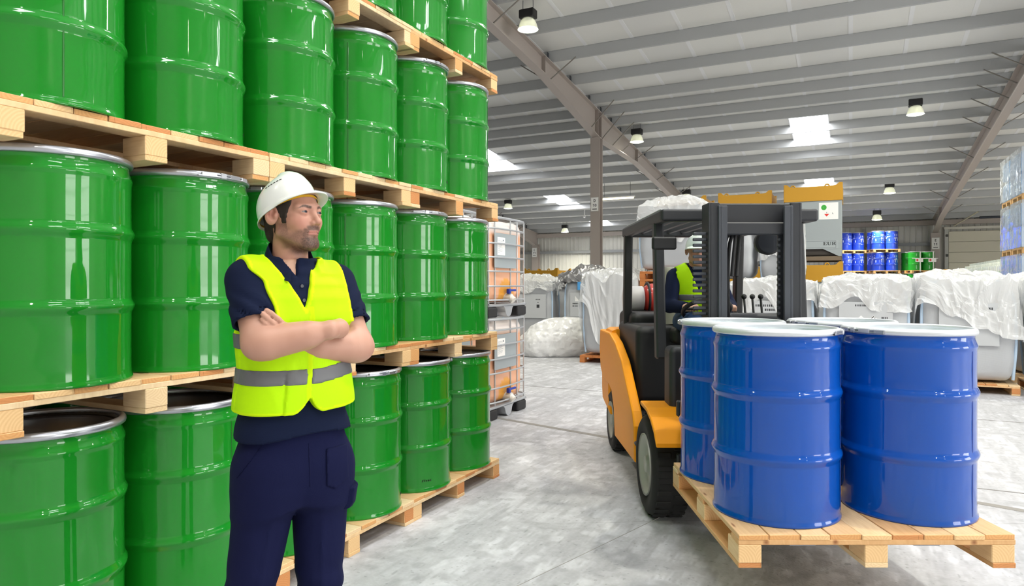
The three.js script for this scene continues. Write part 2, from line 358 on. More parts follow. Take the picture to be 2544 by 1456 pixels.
// roller door in the far wall
{
  const d = shellGroup('door_1'), X0 = 4.35, X1 = 12.2, H = 4.15, mat = std(0xe0dbc9, 0.5), n = 8;
  const pg = bx(X1 - X0, H / n - 0.012, 0.06, 0, 0, 0, 0.008);
  for (let i = 0; i < n; i++) { const m = obj('door_panel', pg, mat, d); m.position.set((X0 + X1) / 2, (i + 0.5) * H / n, -ZF + 0.12); }
  for (const x of [X0 - 0.1, X1 + 0.1]) obj('door_frame', bx(0.16, H + 0.2, 0.12, x, H / 2 + 0.1, -ZF + 0.16, 0.005), std(0xc9cbc6, 0.5), d);
  obj('door_lintel', bx(X1 - X0 + 0.4, 0.12, 0.14, (X0 + X1) / 2, H + 0.16, -ZF + 0.16, 0.005), std(0xdcd9cf, 0.5), d);
  for (let i = 0; i < 4; i++) obj('hinge', bx(0.1, 0.12, 0.05, X0 - 0.08, 1.0 + i * 0.98, -ZF + 0.25, 0.01), std(0x4a4a48, 0.5), d);
  for (const [a, b] of [[5.6, 8.2], [9.4, 12]]) obj('torsion_spring', rod(V(a, H + 0.62, -ZF + 0.3), V(b, H + 0.62, -ZF + 0.3), 0.06, 10), std(0x3a404c, 0.5), d);
  obj('drive_box', bx(0.9, 0.62, 0.16, 8.8, H + 0.6, -ZF + 0.2, 0.02), std(0xa79d8c, 0.6), d);
  obj('track_rail', [rod(V(X0 + 0.2, H + 0.25, -ZF + 0.3), V(X0 + 1.1, H + 0.85, -ZF + 1.1), 0.035, 6), bx(X1 - X0, 0.09, 0.09, (X0 + X1) / 2, H + 0.98, -ZF + 0.35, 0.005)], std(0xcfc9b4, 0.5), d);
}
// glazed sectional doors across the aisle, lit by the daylight behind their translucent panes (mirrored as pale upright bands in the drums)
const glowPane = std(0xe9eef0, 0.35, { emissive: 0xfbfaf6, emissiveIntensity: 3 });
[1.2, 8.6].forEach((Z, i) => {
  const d = shellGroup('door_' + (i + 2)), W = 4.6, H = 5.2, n = 8;
  const pane = bx(0.03, H / n - 0.09, W - 0.08, 0, 0, 0, 0.004), panel = bx(0.05, 0.085, W, 0, 0, 0, 0.004), post = bx(0.06, H, 0.075, 0, 0, 0, 0.004), x = XR - 0.05;
  for (let r = 0; r < n; r++) { for (let k = 0; k < 1; k++) obj('pane', pane, glowPane, d).position.set(x, (r + 0.5) * H / n, -Z - W / 2 + (k + 0.5) * W); }
  for (let r = 0; r <= n; r++) obj('rail', panel, stripMat, d).position.set(x - 0.01, clamp(r * H / n, 0.045, H - 0.045), -Z);
  for (let k = 0; k <= 1; k++) obj('stile', post, stripMat, d).position.set(x - 0.012, H / 2, -Z - W / 2 + k * W);
  const l = new THREE.RectAreaLight(0xfbfaf6, DOORLIGHT, W, H); l.position.set(XR - 0.13, H / 2 + 0.02, -Z); l.rotation.y = Math.PI / 2; l.name = 'door_daylight'; scene.add(l);
});
// ---------------------------------------------------------------- rooflights, high bay lamps, strip lamp, sprinklers
const glowSky = std(0xf2f4f6, 0.4, { emissive: 0xf4f8ff, emissiveIntensity: 7 });
let roofProto;
function rooflight(X, Z, L, label) {
  let t;
  if (!roofProto) {
    t = roofProto = thing('rooflight', label, 'skylight', [0, 0, 0], 0, 'skylights set into the sloping roof');
    obj('daylight_pane', bx(1.1, 0.02, 1, 0, 0, 0, 0.004), glowSky, t);
    obj('frame', [bx(1.18, 0.05, 0.03, 0, 0.012, 0.515), bx(1.18, 0.05, 0.03, 0, 0.012, -0.515), bx(0.03, 0.05, 1.06, 0.575, 0.012, 0), bx(0.03, 0.05, 1.06, -0.575, 0.012, 0)], stripMat, t);
  } else t = dup(roofProto, [0, 0, 0], 0, label);
  t.position.set(X, ROOF(Z) - 0.03, -Z); t.rotation.x = -slope; t.scale.set(1, 1, L);
  const l = new THREE.RectAreaLight(0xfcfbf8, ROOFLIGHT, 1.1, L); l.position.set(X, ROOF(Z) - 0.06, -Z); l.rotation.x = -Math.PI / 2 - slope; l.name = 'rooflight_lamp'; scene.add(l);
}
rooflight(-1.2, 24.8, 3.1, 'bright skylight above the stacked yellow bins, seen as white bars between purlins');
rooflight(-13.2, 24.8, 3.1, 'bright skylight beyond the drum wall, half hidden by green drums');
rooflight(-1.2, 32.2, 2.2, 'narrow bright skylight just over the tallest yellow bin');
rooflight(-13.2, 32.2, 2.2, 'narrow bright skylight left of the inner column, beside a high bay lamp');
rooflight(-13.2, 37.5, 1.6, 'small bright skylight near the far eave, behind the inner column');
// the same skylights carry on over the aisle and the other half of the hall
for (const [X, Z] of [[-1.2, 10.8], [-1.2, 4.8], [-1.2, -1.2], [4.8, 4.8], [4.8, -1.2], [10.8, 24.8], [10.8, 10.8], [10.8, 4.8], [10.8, -1.2]])
  rooflight(X, Z, 3.1, 'skylight in the roof above the aisle, outside the view');
// high bay lamps: black gear box, prismatic bell, glowing mouth
const bellMat = phys(0xf6f6f0, 0.28, { transmission: 0.35, thickness: 0 });
const lampBlack = std(0x1d1d1f, 0.5), glowLamp = std(0xffffff, 0.5, { emissive: 0xfcffe8, emissiveIntensity: 5 });
const lampHook = std(0x6d6f72, 0.4, { metalness: 0.6 });
let lampProto;
function bayLamp(X, Z, y, label) {
  let t;
  if (!lampProto) {
    t = lampProto = thing('high_bay_lamp', label, 'lamp', [X, y, -Z], 0, 'high bay lamps under the purlins');
    obj('gear_box', rbox(0.36, 0.2, 0.24, 0.03, 0, 0.34, 0), lampBlack, t);
    obj('reflector', lathe([[0.09, 0.25], [0.12, 0.245], [0.16, 0.2], [0.195, 0.12], [0.22, 0.03], [0.235, 0], [0.228, 0.002], [0.212, 0.03], [0.187, 0.12], [0.152, 0.195], [0.11, 0.235], [0.09, 0.24]], 40), bellMat, t);
    obj('glowing_lens', lathe([[0.0005, -0.03], [0.1, -0.026], [0.18, -0.012], [0.226, 0.004], [0.18, 0.012], [0.0005, 0.014]], 32), glowLamp, t);
    for (const s of [-1, 1]) { obj('hanger', tube([V(s * 0.12, 0.43, 0), V(s * 0.125, 0.5, 0), V(s * 0.12, 0.8, 0)], 0.008, 6), lampHook, t); }
  } else t = dup(lampProto, [X, y, -Z], 0, label);
  const s = new THREE.SpotLight(0xfffbe6, LAMP, 0, 1.32, 0.55, 2); s.position.set(X, y - 0.06, -Z); s.target.position.set(X, y - 3, -Z); s.shadow.radius = 9; s.castShadow = true; s.name = 'high_bay_light'; scene.add(s, s.target);
}
bayLamp(-6.42, 13.7, 7.2, 'nearest high bay lamp, glowing beside the top of the drum wall');
bayLamp(-6.45, 22.4, 6.33, 'high bay lamp by the inner column, hanging beyond the frame beam');
bayLamp(-15.85, 31.4, 5.45, 'small high bay lamp above the orange liquid containers');
bayLamp(-15.2, 37.6, 4.62, 'tiny high bay lamp in front of the far ribbed wall, near the wall column');
bayLamp(1.66, 22.6, 6.4, 'high bay lamp hanging clear under the purlins above the far blue drums, the largest there');
bayLamp(1.45, 32.4, 5.33, 'middle high bay lamp of the row above the far blue drums');
bayLamp(1.12, 36.72, 4.6, 'lowest high bay lamp, hanging right over the far blue drums');
bayLamp(-6.5, 30.4, 5.28, 'high bay lamp mostly hidden behind the yellow bins, black gear box showing');
for (const X of [-6.42, 1.5, 9.6, 15.4]) for (const Z of X < 9 ? [4.6, -4.4] : [31.5, 22.5, 13.7, 4.6, -4.4])
  bayLamp(X, Z, ROOF(Z) - 0.67, 'high bay lamp hanging over the aisle outside the view');
bayLamp(1.5, 13.6, ROOF(13.6) - 0.67, 'high bay lamp hanging over the aisle outside the view');
{
  const Z = 29.2, X = -9.3, y = 5.35, t = thing('strip_lamp', 'warm glowing strip lamp behind the inner column', 'lamp', [X, y, -Z]);
  obj('glowing_tube', rod(V(-0.75, 0, 0), V(0.75, 0, 0), 0.035, 10), std(0xfff2c8, 0.5, { emissive: 0xffe9a8, emissiveIntensity: 7 }), t);
  obj('tray', bx(1.6, 0.05, 0.12, 0, 0.065, 0, 0.006), stripMat, t);
  for (const s of [-0.6, 0.6]) obj('hanger', rod(V(s, 0.09, 0), V(s, 0.75, 0), 0.008, 6), lampHook, t);
  const l = new THREE.RectAreaLight(0xffe9a8, TUBE, 1.5, 0.07); l.position.set(X, y - 0.05, -Z); l.rotation.x = -Math.PI / 2; l.name = 'strip_light'; scene.add(l);
}
{
  let proto;
  for (const [R, F, y, label] of [[9.1, 22.1, 7.05, 'white sprinkler head hanging beside the skylight glare'], [12.6, 29.6, 6.15, 'white sprinkler head above the tallest yellow bin'], [2.06, 34.8, 6.25, 'white sprinkler head under the purlins left of the inner column'], [3.9, 36.6, 5.2, 'white sprinkler head just beside the bay sign']]) {
    const p = ahead(R, F, y);
    if (!proto) {
      proto = thing('sprinkler', label, 'sprinkler', [p.x, p.y, p.z]);
      obj('pipe', rod(V(0, 0, 0), V(0, 0.36, 0), 0.03, 8), std(0xeeeeee, 0.4), proto);
      obj('deflector', lathe([[0.001, -0.12], [0.05, -0.1], [0.09, -0.04], [0.03, -0.02], [0.03, 0]], 12), std(0xf2f2f2, 0.35), proto);
    } else dup(proto, [p.x, p.y, p.z], 0, label);
  }
}
// ---------------------------------------------------------------- wood, pallets
const woodTex = pixTex(1024, 512, (u, v) => {
  const w = noise(u * 6, v * 8, 1, 6, 8) * 0.04, g = noise(u * 10, (v + w) * 60, 2, 10, 60) * 0.5 + noise(u * 18, (v + w) * 150, 3, 18, 150) * 0.5;
  const band = Math.sin((v * 14 + noise(u * 4, v * 4, 5, 4, 4) * 1.2) * 6.283) * 0.5;
  const t = 0.5 + 0.26 * g + 0.12 * band;
  const kx = ((u * 2) % 1) - 0.4, ky = ((v * 3) % 1) - 0.6, knot = smooth(0.07, 0.0, Math.hypot(kx * 0.8, ky * 1.1) + 0.01 * g) * (hash3(Math.floor(u * 2), Math.floor(v * 3), 9) > 0.55 ? 1 : 0);
  return [mix(0.86, 0.97, t) - 0.3 * knot, mix(0.73, 0.88, t) - 0.36 * knot, mix(0.56, 0.73, t) - 0.34 * knot];
});
const endTex = pixTex(512, 512, (u, v) => {
  const d = Math.hypot(u - 0.43 + 0.02 * noise(u * 5, v * 5, 1), (v - 0.38) * 1.05), r = Math.sin(d * 90 + 2 * noise(u * 4, v * 4, 2)) * 0.5 + 0.5;
  const s = noise(u * 160, v * 160, 3) * 0.5, crack = Math.abs(u - 0.43 - 0.1 * (v - 0.3)) < 0.004 && v > 0.55 ? 0.25 : 0, t = 0.35 + 0.35 * r + 0.2 * s;
  return [mix(0.86, 0.97, t) - crack, mix(0.72, 0.87, t) - crack, mix(0.54, 0.71, t) - crack];
});
const woodMats = [0xffffff, 0xf6e6d6, 0xfff6ea, 0xecd2b6].map((c, i) => std(c, 0.62, { map: scaled(woodTex, 1 / 0.9, 1 / 0.45, i * 0.23, i * 0.31), bumpMap: scaled(woodTex, 1 / 0.9, 1 / 0.45, i * 0.23, i * 0.31), bumpScale: 0.0008 }));
const woodAlongZ = woodMats.map((m, i) => { const r = m.clone(); r.map = scaled(woodTex, 1 / 0.45, 1 / 0.9, i * 0.4, 0, Math.PI / 2); r.bumpMap = null; return r; });
const endMats = [0xffffff, 0xf0cda8, 0xfdf1e0, 0xdfae88].map((c, i) => std(c, 0.7, { map: scaled(endTex, 1 / 0.16, 1 / 0.16, 0.1 + i * 0.37, 0.3 * i) }));
// a box whose x ends show end grain
function grainBox(w, h, d, b = 0.003) {
  const g = cbox(w, h, d, b), p = g.attributes.position; let side = [], end = [];
  for (let i = 0; i < p.count; i += 3) { const m = (p.getX(i) + p.getX(i + 1) + p.getX(i + 2)) / 3; (Math.abs(m) > w / 2 - b * 0.4 ? end : side).push(i, i + 1, i + 2); }
  g.setIndex([...side, ...end]); g.addGroup(0, side.length, 0); g.addGroup(side.length, end.length, 1);
  return g;
}
const pairs = woodMats.map((m, i) => [m, endMats[i]]), pairsZ = woodAlongZ.map((m, i) => [m, endMats[(i + 1) % 4]]);
// pallet, origin at the middle of its underside; deck boards and skids run along x, stringers along z
const PAL_H = 0.144, PW = 1.2;
const boardGeo = [0.128, 0.131, 0.125, 0.133].map((w) => grainBox(1.2, 0.022, w, 0.002));
const stringerGeo = cbox(0.1, 0.022, 1.2, 0.002), skidGeo = grainBox(1.2, 0.022, 0.1, 0.002), blockGeo = grainBox(0.145, 0.078, 0.1, 0.003);
function makePallet(name, label, category, sd, detail = true) {
  const t = thing(name, label, category); seed(sd);
  if (!detail) return t;
  const n = 9, pick = (a) => a[Math.floor(rnd(a.length * 0.999))];
  for (let i = 0; i < n; i++) { const m = obj('deck_board', boardGeo[i % 4], pick(pairs), t); m.position.set(rnd(-0.004, 0.004), 0.133 + rnd(-0.0012, 0.0006), -0.6 + 0.0665 + i * 0.1334); m.rotation.y = rnd(-0.002, 0.002); }
  for (const x of [-0.55, 0, 0.55]) { const m = obj('stringer_board', stringerGeo, pick(woodAlongZ), t); m.position.set(x, 0.111, 0); }
  for (const x of [-0.527, 0, 0.527]) for (const z of [-0.55, 0, 0.55]) { const m = obj('block', blockGeo, pick(pairs), t); m.position.set(x + rnd(-0.003, 0.003), 0.061, z + rnd(-0.004, 0.004)); }
  for (const z of [-0.55, 0, 0.55]) { const m = obj('skid_board', skidGeo, pick(pairs), t); m.position.set(rnd(-0.004, 0.004), 0.011, z); }
  return t;
}
// ---------------------------------------------------------------- drums
const DR = 0.286, DH = 0.88;
const drumProfile = [[0.001, 0.012], [0.27, 0.012], [0.276, 0.0], [0.2905, 0.0], [0.292, 0.004], [0.2915, 0.012], [0.288, 0.018], [DR, 0.03], [DR - 0.0007, 0.085], [DR - 0.001, 0.146], [DR - 0.0007, 0.205],
  [DR, 0.262], [0.2875, 0.27], [0.2925, 0.279], [0.2965, 0.289], [0.2975, 0.295], [0.2965, 0.301], [0.292, 0.311], [0.2872, 0.32], [DR, 0.328], [DR - 0.0007, 0.383], [DR - 0.001, 0.438], [DR - 0.0007, 0.493],
  [DR, 0.548], [0.2875, 0.556], [0.2925, 0.565], [0.2965, 0.575], [0.2975, 0.581], [0.2965, 0.587], [0.292, 0.597], [0.2872, 0.606], [DR, 0.614], [DR - 0.0007, 0.655], [DR - 0.001, 0.695], [DR - 0.0007, 0.735],
  [DR, 0.775], [0.2872, 0.785], [0.2895, 0.793], [0.2895, 0.799], [0.2865, 0.808], [0.282, 0.82], [0.2785, 0.832], [0.2775, 0.842], [0.279, 0.852], [0.281, 0.857]];
const drumGeo = lathe(drumProfile, 72);
const ringGeo = lathe([[0.272, 0.852], [0.279, 0.849], [0.286, 0.85], [0.2905, 0.854], [0.2925, 0.861], [0.2915, 0.869], [0.287, 0.876], [0.281, 0.88], [0.274, 0.88], [0.27, 0.876], [0.268, 0.868], [0.27, 0.858], [0.272, 0.852]], 72);
const lidGeo = lathe([[0.001, 0.846], [0.2, 0.846], [0.235, 0.848], [0.245, 0.853], [0.252, 0.846], [0.262, 0.846], [0.268, 0.852], [0.271, 0.87], [0.275, 0.873]], 64);
const seamGeo = bx(0.0025, 0.75, 0.006, DR + 0.0002, 0.405, 0, 0.0008);
const arcBar = (r, t, y, a0, a1) => { const g = new THREE.TorusGeometry(r, t, 6, 20, a1 - a0); g.rotateX(Math.PI / 2); g.rotateY(-a0); return move(g, 0, y, 0); };
const arcBox = (w, h, d, a, r = 0.2965) => { const g = bx(w, h, d, r, 0.864, 0, 0.003); g.rotateY(-a); return g; };
const boltGeo = join([arcBar(0.2975, 0.0045, 0.869, -0.42, 0.42), arcBar(0.2985, 0.005, 0.858, -0.3, 0.5), arcBox(0.012, 0.022, 0.06, -0.1), arcBox(0.014, 0.025, 0.03, 0.12), arcBox(0.01, 0.02, 0.07, 0.34), arcBox(0.01, 0.022, 0.05, -0.34)]);
const paintBump = pixTex(512, 256, (u, v) => { const n = 0.5 + 0.5 * (0.7 * noise(u * 24, v * 5, 1, 24, 5) + 0.3 * noise(u * 60, v * 16, 2, 60, 16)); return [n, n, n]; }, false);
const drumPaint = (c) => phys(c, 0.4, { specularIntensity: 0.15, clearcoat: 1, clearcoatRoughness: 0.035, bumpMap: paintBump, bumpScale: 0.0012 });
const GREEN = drumPaint(0x148420), GREEN_SEAM = phys(0x0f6a19, 0.3, { clearcoat: 0.6 }), zinc = std(0xb9bbc4, 0.3, { metalness: 0.85 });
const lidMat = phys(0x17120f, 0.3, { clearcoat: 0.6, clearcoatRoughness: 0.2 });
const stampMat = std(0x0c2410, 0.6);
const stampGeo = (() => { const parts = []; seed(77); for (let i = 0; i < 5; i++) { const a = i * 0.05 - 0.12, h = 0.014; for (let k = 0; k < 3; k++) { const q = bx(0.0012, rnd(0.006, h), 0.003, 0, 0, 0, 0.0004); move(q, DR + 0.0006, 0.075 + rnd(-0.004, 0.004), 0); q.rotateY(a + k * 0.012); parts.push(q); } } return join(parts); })();
let drumProto;
function drum(x, y, z, turn, label, group) {
  let t;
  if (!drumProto) {
    t = drumProto = thing('steel_drum', label, 'drum', [x, y, z], 0, group);
    obj('drum_body', drumGeo, GREEN, t);
    obj('weld_seam', seamGeo, GREEN_SEAM, t);
    obj('lid', lidGeo, lidMat, t);
    const r = obj('clamp_ring', ringGeo, zinc, t); obj('ring_latch', boltGeo, zinc, r);
    obj('stamped_code', stampGeo, stampMat, t);
  } else t = dup(drumProto, [x, y, z], 0, label, group);
  const c = t.children; c[1].rotation.y = turn; c[3].children[0].rotation.y = turn + 2.2; c[4].rotation.y = turn - 0.55;
  return t;
}
// the wall of drums: three pallets long, four tiers high, two drums along the face of each pallet
const D0 = 2.544, TIER = 1.026, Z_START = 1.25;
const tierName = ['floor tier', 'second tier', 'third tier', 'top tier'], order = ['first', 'second', 'third', 'fourth', 'fifth', 'sixth'];
const nearBy = [
  ['cut off by the lower corner of the view', 'beside the standing man, lower row', 'hidden behind the legs of the standing man', 'standing just past the trouser leg of the man', 'last but one of the floor row, clamp latch facing the aisle', 'last drum of the floor row, next to the liquid containers'],
  ['nearest to the camera, with its clamp latch in front', 'directly behind the shoulder of the standing man', 'behind the head of the man in the white helmet', 'just past the man, over his elbow', 'between the man and the stacked liquid containers', 'at the far end, next to the upper liquid container'],
  ['nearest to the camera, its top out of sight', 'above the drum behind the man, top cut off', 'over the helmet of the man, its rim just showing', 'with a clamp latch under the upper pallet', 'last but one of its row, high under the roof', 'last of its row beside the roof'],
];
const facing = [[2.0, 2.9, 0.4, 1.1, 0.0, 2.4], [-1.9, 0.9, 2.2, -2.15, 1.3, 2.6], [3.4, 1.5, 2.1, -2.2, 1.0, 2.8], [0, 0, 0.6, 1.6, 2.4, 1.9]];
const shift = [[0, 0.035, 0.03], [0, 0.004, -0.006], [0, 0, 0.01], [0, 0.03, 0]];
const settle = [[0, 0, 0.04, 0.04, 0.045, 0.045], [0.03, 0.03, 0.03, 0.03, 0.04, 0.04], [0, 0, 0.04, 0.035, 0.03, 0.03], [0, 0, 0, 0, 0.03, 0.03]];
const palletPlace = ['at the camera end', 'in the middle', 'at the far end'];
let palletProto = [];
for (let tier = 0; tier < 4; tier++) for (let c = 0; c < 3; c++) {
  if (tier === 3 && c === 0) continue;
  const zc = -(Z_START + 0.6 + 1.2 * c + shift[tier][c] ), y = tier * TIER, xc = -(D0 + 0.6);
  const label = 'pale wooden pallet under green drums of the ' + tierName[tier] + ', ' + palletPlace[c];
  const p = makePallet('wooden_pallet', label, 'pallet', 100 + tier * 10 + c); p.position.set(xc, y, zc); p.userData.group = 'pallets in the green drum wall';
  p.rotation.y = c === 1 ? 0.004 : -0.003;
  for (let k = 0; k < 2; k++) {
    const i = c * 2 + k, z = zc + (k === 0 ? 0.301 : -0.301) - settle[tier][i], dx = 0.03;
    const lab = tier === 3 ? ['', '', 'green drum of the top tier, only its foot in view', 'green drum of the top tier, second from its far end', 'green drum of the top tier, last but one beside the roof', 'green drum of the top tier at its far end, beside the roof'][i]
      : 'green drum, ' + tierName[tier] + ', ' + nearBy[tier][i];
    drum(xc + 0.6 - 0.302 + dx, y + PAL_H, z, facing[tier][i], lab, 'green drums facing the aisle');
    drum(xc + 0.6 - 0.302 - 0.6, y + PAL_H, z, facing[tier][i] + 2, 'green rear row drum, ' + tierName[tier] + ', behind the ' + order[i] + ' drum from the camera', 'green drums of the rear row');
  }
}
// ---------------------------------------------------------------- caged liquid containers
const cageMat = std(0xc6cad0, 0.35, { metalness: 0.6 }), ibcBlack = std(0x26262a, 0.6), plateMat = std(0xb2bcc2, 0.42, { metalness: 0.35 });
const hdpe = phys(0xf4ece4, 0.42, { transmission: 0.35, thickness: 0 }), amber = phys(0xf0741e, 0.5, { clearcoat: 0.4 }), amberPanel = phys(0xf2920f, 0.4, { clearcoat: 0.5 }), valveBlue = std(0x1c3aa8, 0.4), valveWhite = std(0xe8e6e0, 0.5);
const amberFace = std(0xf0b196, 0.55);
const labelPrint = print(200, 260, (c, w, h) => {
  c.fillStyle = '#fbfbfb'; c.fillRect(0, 0, w, h); c.fillStyle = '#9aa3ad'; seed(5);
  for (let y = 40; y < h - 30; y += 14) c.fillRect(22, y, 30 + rnd(110), 4);
  c.fillStyle = '#7f8894'; c.fillRect(140, 30, 30, 24);
});
// origin: middle of the footprint at floor level; the front with its valve faces +x
function makeIBC(label) {
  const t = thing('liquid_container', label, 'container', [0, 0, 0], 0, 'caged liquid containers beyond the drum wall');
  const W = 1.0, D = 1.2;
  // pallet base: black corner feet, middle feet, steel rim plates
  const deck = obj('base_frame', [bx(D - 0.02, 0.03, W - 0.02, 0, 0.135, 0, 0.006), bx(D, 0.035, 0.04, 0, 0.14, W / 2 - 0.02, 0.01), bx(D, 0.035, 0.04, 0, 0.14, -W / 2 + 0.02, 0.01), bx(0.04, 0.035, W, D / 2 - 0.02, 0.14, 0, 0.01), bx(0.04, 0.035, W, -D / 2 + 0.02, 0.14, 0, 0.01)], cageMat, t);
  for (const x of [-1, 1]) for (const z of [-1, 0, 1]) {
    if (z === 0) continue;
    obj('corner_foot', rbox(0.16, 0.12, 0.24, 0.025, x * (D / 2 - 0.08), 0.06, z * (W / 2 - 0.12)), ibcBlack, t);
  }
  const bow = new THREE.Shape(); bow.moveTo(-0.13, 0.12); bow.quadraticCurveTo(-0.09, 0.11, -0.075, 0.05); bow.quadraticCurveTo(-0.05, 0, 0, 0); bow.quadraticCurveTo(0.05, 0, 0.075, 0.05); bow.quadraticCurveTo(0.09, 0.11, 0.13, 0.12);
  for (const x of [1, -1]) { const g = boxUV(new THREE.ExtrudeGeometry(bow, { depth: 0.1, bevelEnabled: true, bevelThickness: 0.006, bevelSize: 0.004, bevelSegments: 2 })); g.rotateY(Math.PI / 2); obj('centre_foot', move(g, x > 0 ? D / 2 - 0.1 : -D / 2, 0.005, 0), x > 0 ? cageMat : ibcBlack, t); }
  obj('skid', [bx(D - 0.1, 0.02, 0.1, 0, 0.11, W / 2 - 0.1, 0.004), bx(D - 0.1, 0.02, 0.1, 0, 0.11, -W / 2 + 0.1, 0.004)], ibcBlack, t);
  // bottle: rounded tank of liquid below, translucent shoulder above
  const sd = (x, y, z) => { const qx = Math.abs(x) - 0.457, qy = Math.abs(y - 0.65) - 0.365, qz = Math.abs(z) - 0.353, r = 0.115; const ox = Math.max(qx, 0), oy = Math.max(qy, 0), oz = Math.max(qz, 0); return Math.hypot(ox, oy, oz) + Math.min(Math.max(qx, qy, qz), 0) - r; };
  obj('tank', surface(sd, [-0.6, 0.12, -0.5], [0.6, 1.18, 0.5], 0.03, (x, y, z) => {
    const f = smooth(0.965, 0.985, y);                            // level of the liquid seen through the wall
    const low = x > 0.52 && Math.hypot(z, (y - 0.27) * 1.1) < 0.19 ? 1 : 0;
    return low ? [0.9, 0.4, 0.04] : [mix(0.92, 0.93, f), mix(0.48, 0.84, f), mix(0.29, 0.8, f)];
  }), phys(0xffffff, 0.34, { vertexColors: true, clearcoat: 0.5, clearcoatRoughness: 0.15 }), t);
  obj('screw_cap', cyl(0.08, 0.04, 0, 1.13, 0, 28), std(0x2c3f8f, 0.5), t);
  // cage of round bars
  const x1 = D / 2 - 0.012, z1 = W / 2 - 0.012, bars = [0.2, 0.36, 0.53, 0.69, 0.85, 1.02];
  for (const y of bars) obj('cage_bar', tube([V(x1, y, -z1 + 0.06), V(x1, y, z1 - 0.06), V(x1 - 0.06, y, z1), V(-x1 + 0.06, y, z1), V(-x1, y, z1 - 0.06), V(-x1, y, -z1 + 0.06), V(-x1 + 0.06, y, -z1), V(x1 - 0.06, y, -z1)], 0.0105, 8, true, 96), cageMat, t);
  obj('top_rail', tube([V(x1, 1.145, -z1 + 0.06), V(x1, 1.145, z1 - 0.06), V(x1 - 0.06, 1.145, z1), V(-x1 + 0.06, 1.145, z1), V(-x1, 1.145, z1 - 0.06), V(-x1, 1.145, -z1 + 0.06), V(-x1 + 0.06, 1.145, -z1), V(x1 - 0.06, 1.145, -z1)], 0.015, 8, true, 96), cageMat, t);
  const up = (x, z) => obj('cage_post', rod(V(x, 0.15, z), V(x, 1.14, z), 0.0095, 8), cageMat, t);
  for (const z of [-0.47, -0.28, -0.1, 0.3, 0.45]) { up(x1 - 0.012, z); up(-x1 + 0.012, z); }
  for (const x of [-0.42, -0.14, 0.14, 0.42]) { up(x, z1 - 0.012); up(x, -z1 + 0.012); }
  const plate = obj('label_plate', bx(0.006, 0.4, 0.56, x1 + 0.016, 0.77, 0.08, 0.002), plateMat, t);
  const l = obj('paper_label', new THREE.PlaneGeometry(0.24, 0.17 * 1.15), std(0xffffff, 0.6, { map: labelPrint }), plate); l.rotation.y = Math.PI / 2; l.position.set(x1 + 0.0205, 0.82, 0.2);
  l.scale.set(0.8, 1.05, 1);
  const v = obj('valve', [rod(V(0.53, 0.235, 0), V(0.645, 0.225, 0), 0.045, 18), rod(V(0.6, 0.24, 0), V(0.67, 0.19, 0), 0.042, 18)], valveWhite, t);
  obj('valve_handle', [rbox(0.03, 0.026, 0.17, 0.01, 0.62, 0.31, -0.06), rbox(0.045, 0.06, 0.05, 0.012, 0.62, 0.3, 0.03)], valveBlue, v);
  return t;
}
{
  const x = -4.22, a = makeIBC('caged container of orange liquid standing on the floor beyond the last green drum');
  a.position.set(x, 0, -7.18);
  const T = 1.166;
  dup(a, [x, T, -7.18], 0, 'upper caged container of orange liquid, stacked on the one beyond the last drum');
  dup(a, [x, 0, -6.07], 0, 'caged container of orange liquid in the floor row, behind the wall of drums');
  dup(a, [x, T, -6.07], 0, 'upper caged container of orange liquid, glimpsed through a pallet of the drum wall');
}
// ---------------------------------------------------------------- big bags
const bagMat = std(0xb9bcc1, 0.6, { bumpMap: pixTex(256, 256, (u, v) => { const n = 0.5 + 0.25 * Math.sin(u * 6.283 * 48) + 0.25 * Math.sin(v * 6.283 * 48); return [n, n, n]; }, false), bumpScale: 0.001 });
bagMat.bumpMap.repeat.set(1 / 0.35, 1 / 0.35);
const filmMat = phys(0xf4f5f6, 0.2, { transmission: 0.4, thickness: 0, clearcoat: 0.6, clearcoatRoughness: 0.12, side: THREE.DoubleSide, flatShading: true });
const heapMat = phys(0xf4f4f4, 0.3, { transmission: 0.12, thickness: 0, clearcoat: 0.5, clearcoatRoughness: 0.2, flatShading: true });
const silver = std(0x9a9a9c, 0.34, { metalness: 0.55 }), strapBlue = std(0xbfd6ee, 0.6);
const bagPrint = (kind) => print(360, 300, (c, w, h) => {
  c.clearRect(0, 0, w, h); c.fillStyle = '#c3c6ca'; c.fillRect(0, 0, w, h); c.fillStyle = '#33363a'; c.strokeStyle = '#33363a'; seed(kind * 7 + 3);
  const line = (x, y, n, s) => { for (let i = 0; i < n; i++) c.fillRect(x + i * s * 0.8, y, s * (0.35 + rnd(0.3)), s); };
  if (kind === 0) { line(230, 60, 6, 12); c.fillRect(252, 95, 12, 12); c.fillRect(240, 130, 36, 40); }
  if (kind === 1) { c.fillStyle = '#f4f4f4'; c.beginPath(); c.moveTo(60, 40); c.lineTo(60, 110); c.lineTo(120, 110); c.fill(); c.fillRect(140, 50, 60, 60); c.fillStyle = '#33363a'; c.font = 'bold 50px sans-serif'; c.fillText('<', 152, 98); line(30, 130, 18, 16); line(30, 160, 16, 16); }
  if (kind === 2) { line(110, 20, 10, 14); c.save(); c.translate(150, 170); c.rotate(Math.PI / 4); c.fillStyle = '#f2f2f2'; c.fillRect(-48, -48, 96, 96); c.restore(); c.save(); c.translate(232, 170); c.rotate(Math.PI / 4); c.fillStyle = '#f2f2f2'; c.fillRect(-48, -48, 96, 96); c.fillStyle = '#2a2c2f'; for (let i = -3; i < 4; i++) c.fillRect(i * 14 - 3, -46, 6, 60); c.restore(); line(286, 110, 4, 14); c.fillRect(300, 140, 12, 12); c.fillRect(288, 170, 40, 14); }
  if (kind === 3) { line(40, 30, 20, 18); line(110, 64, 7, 18); }
});
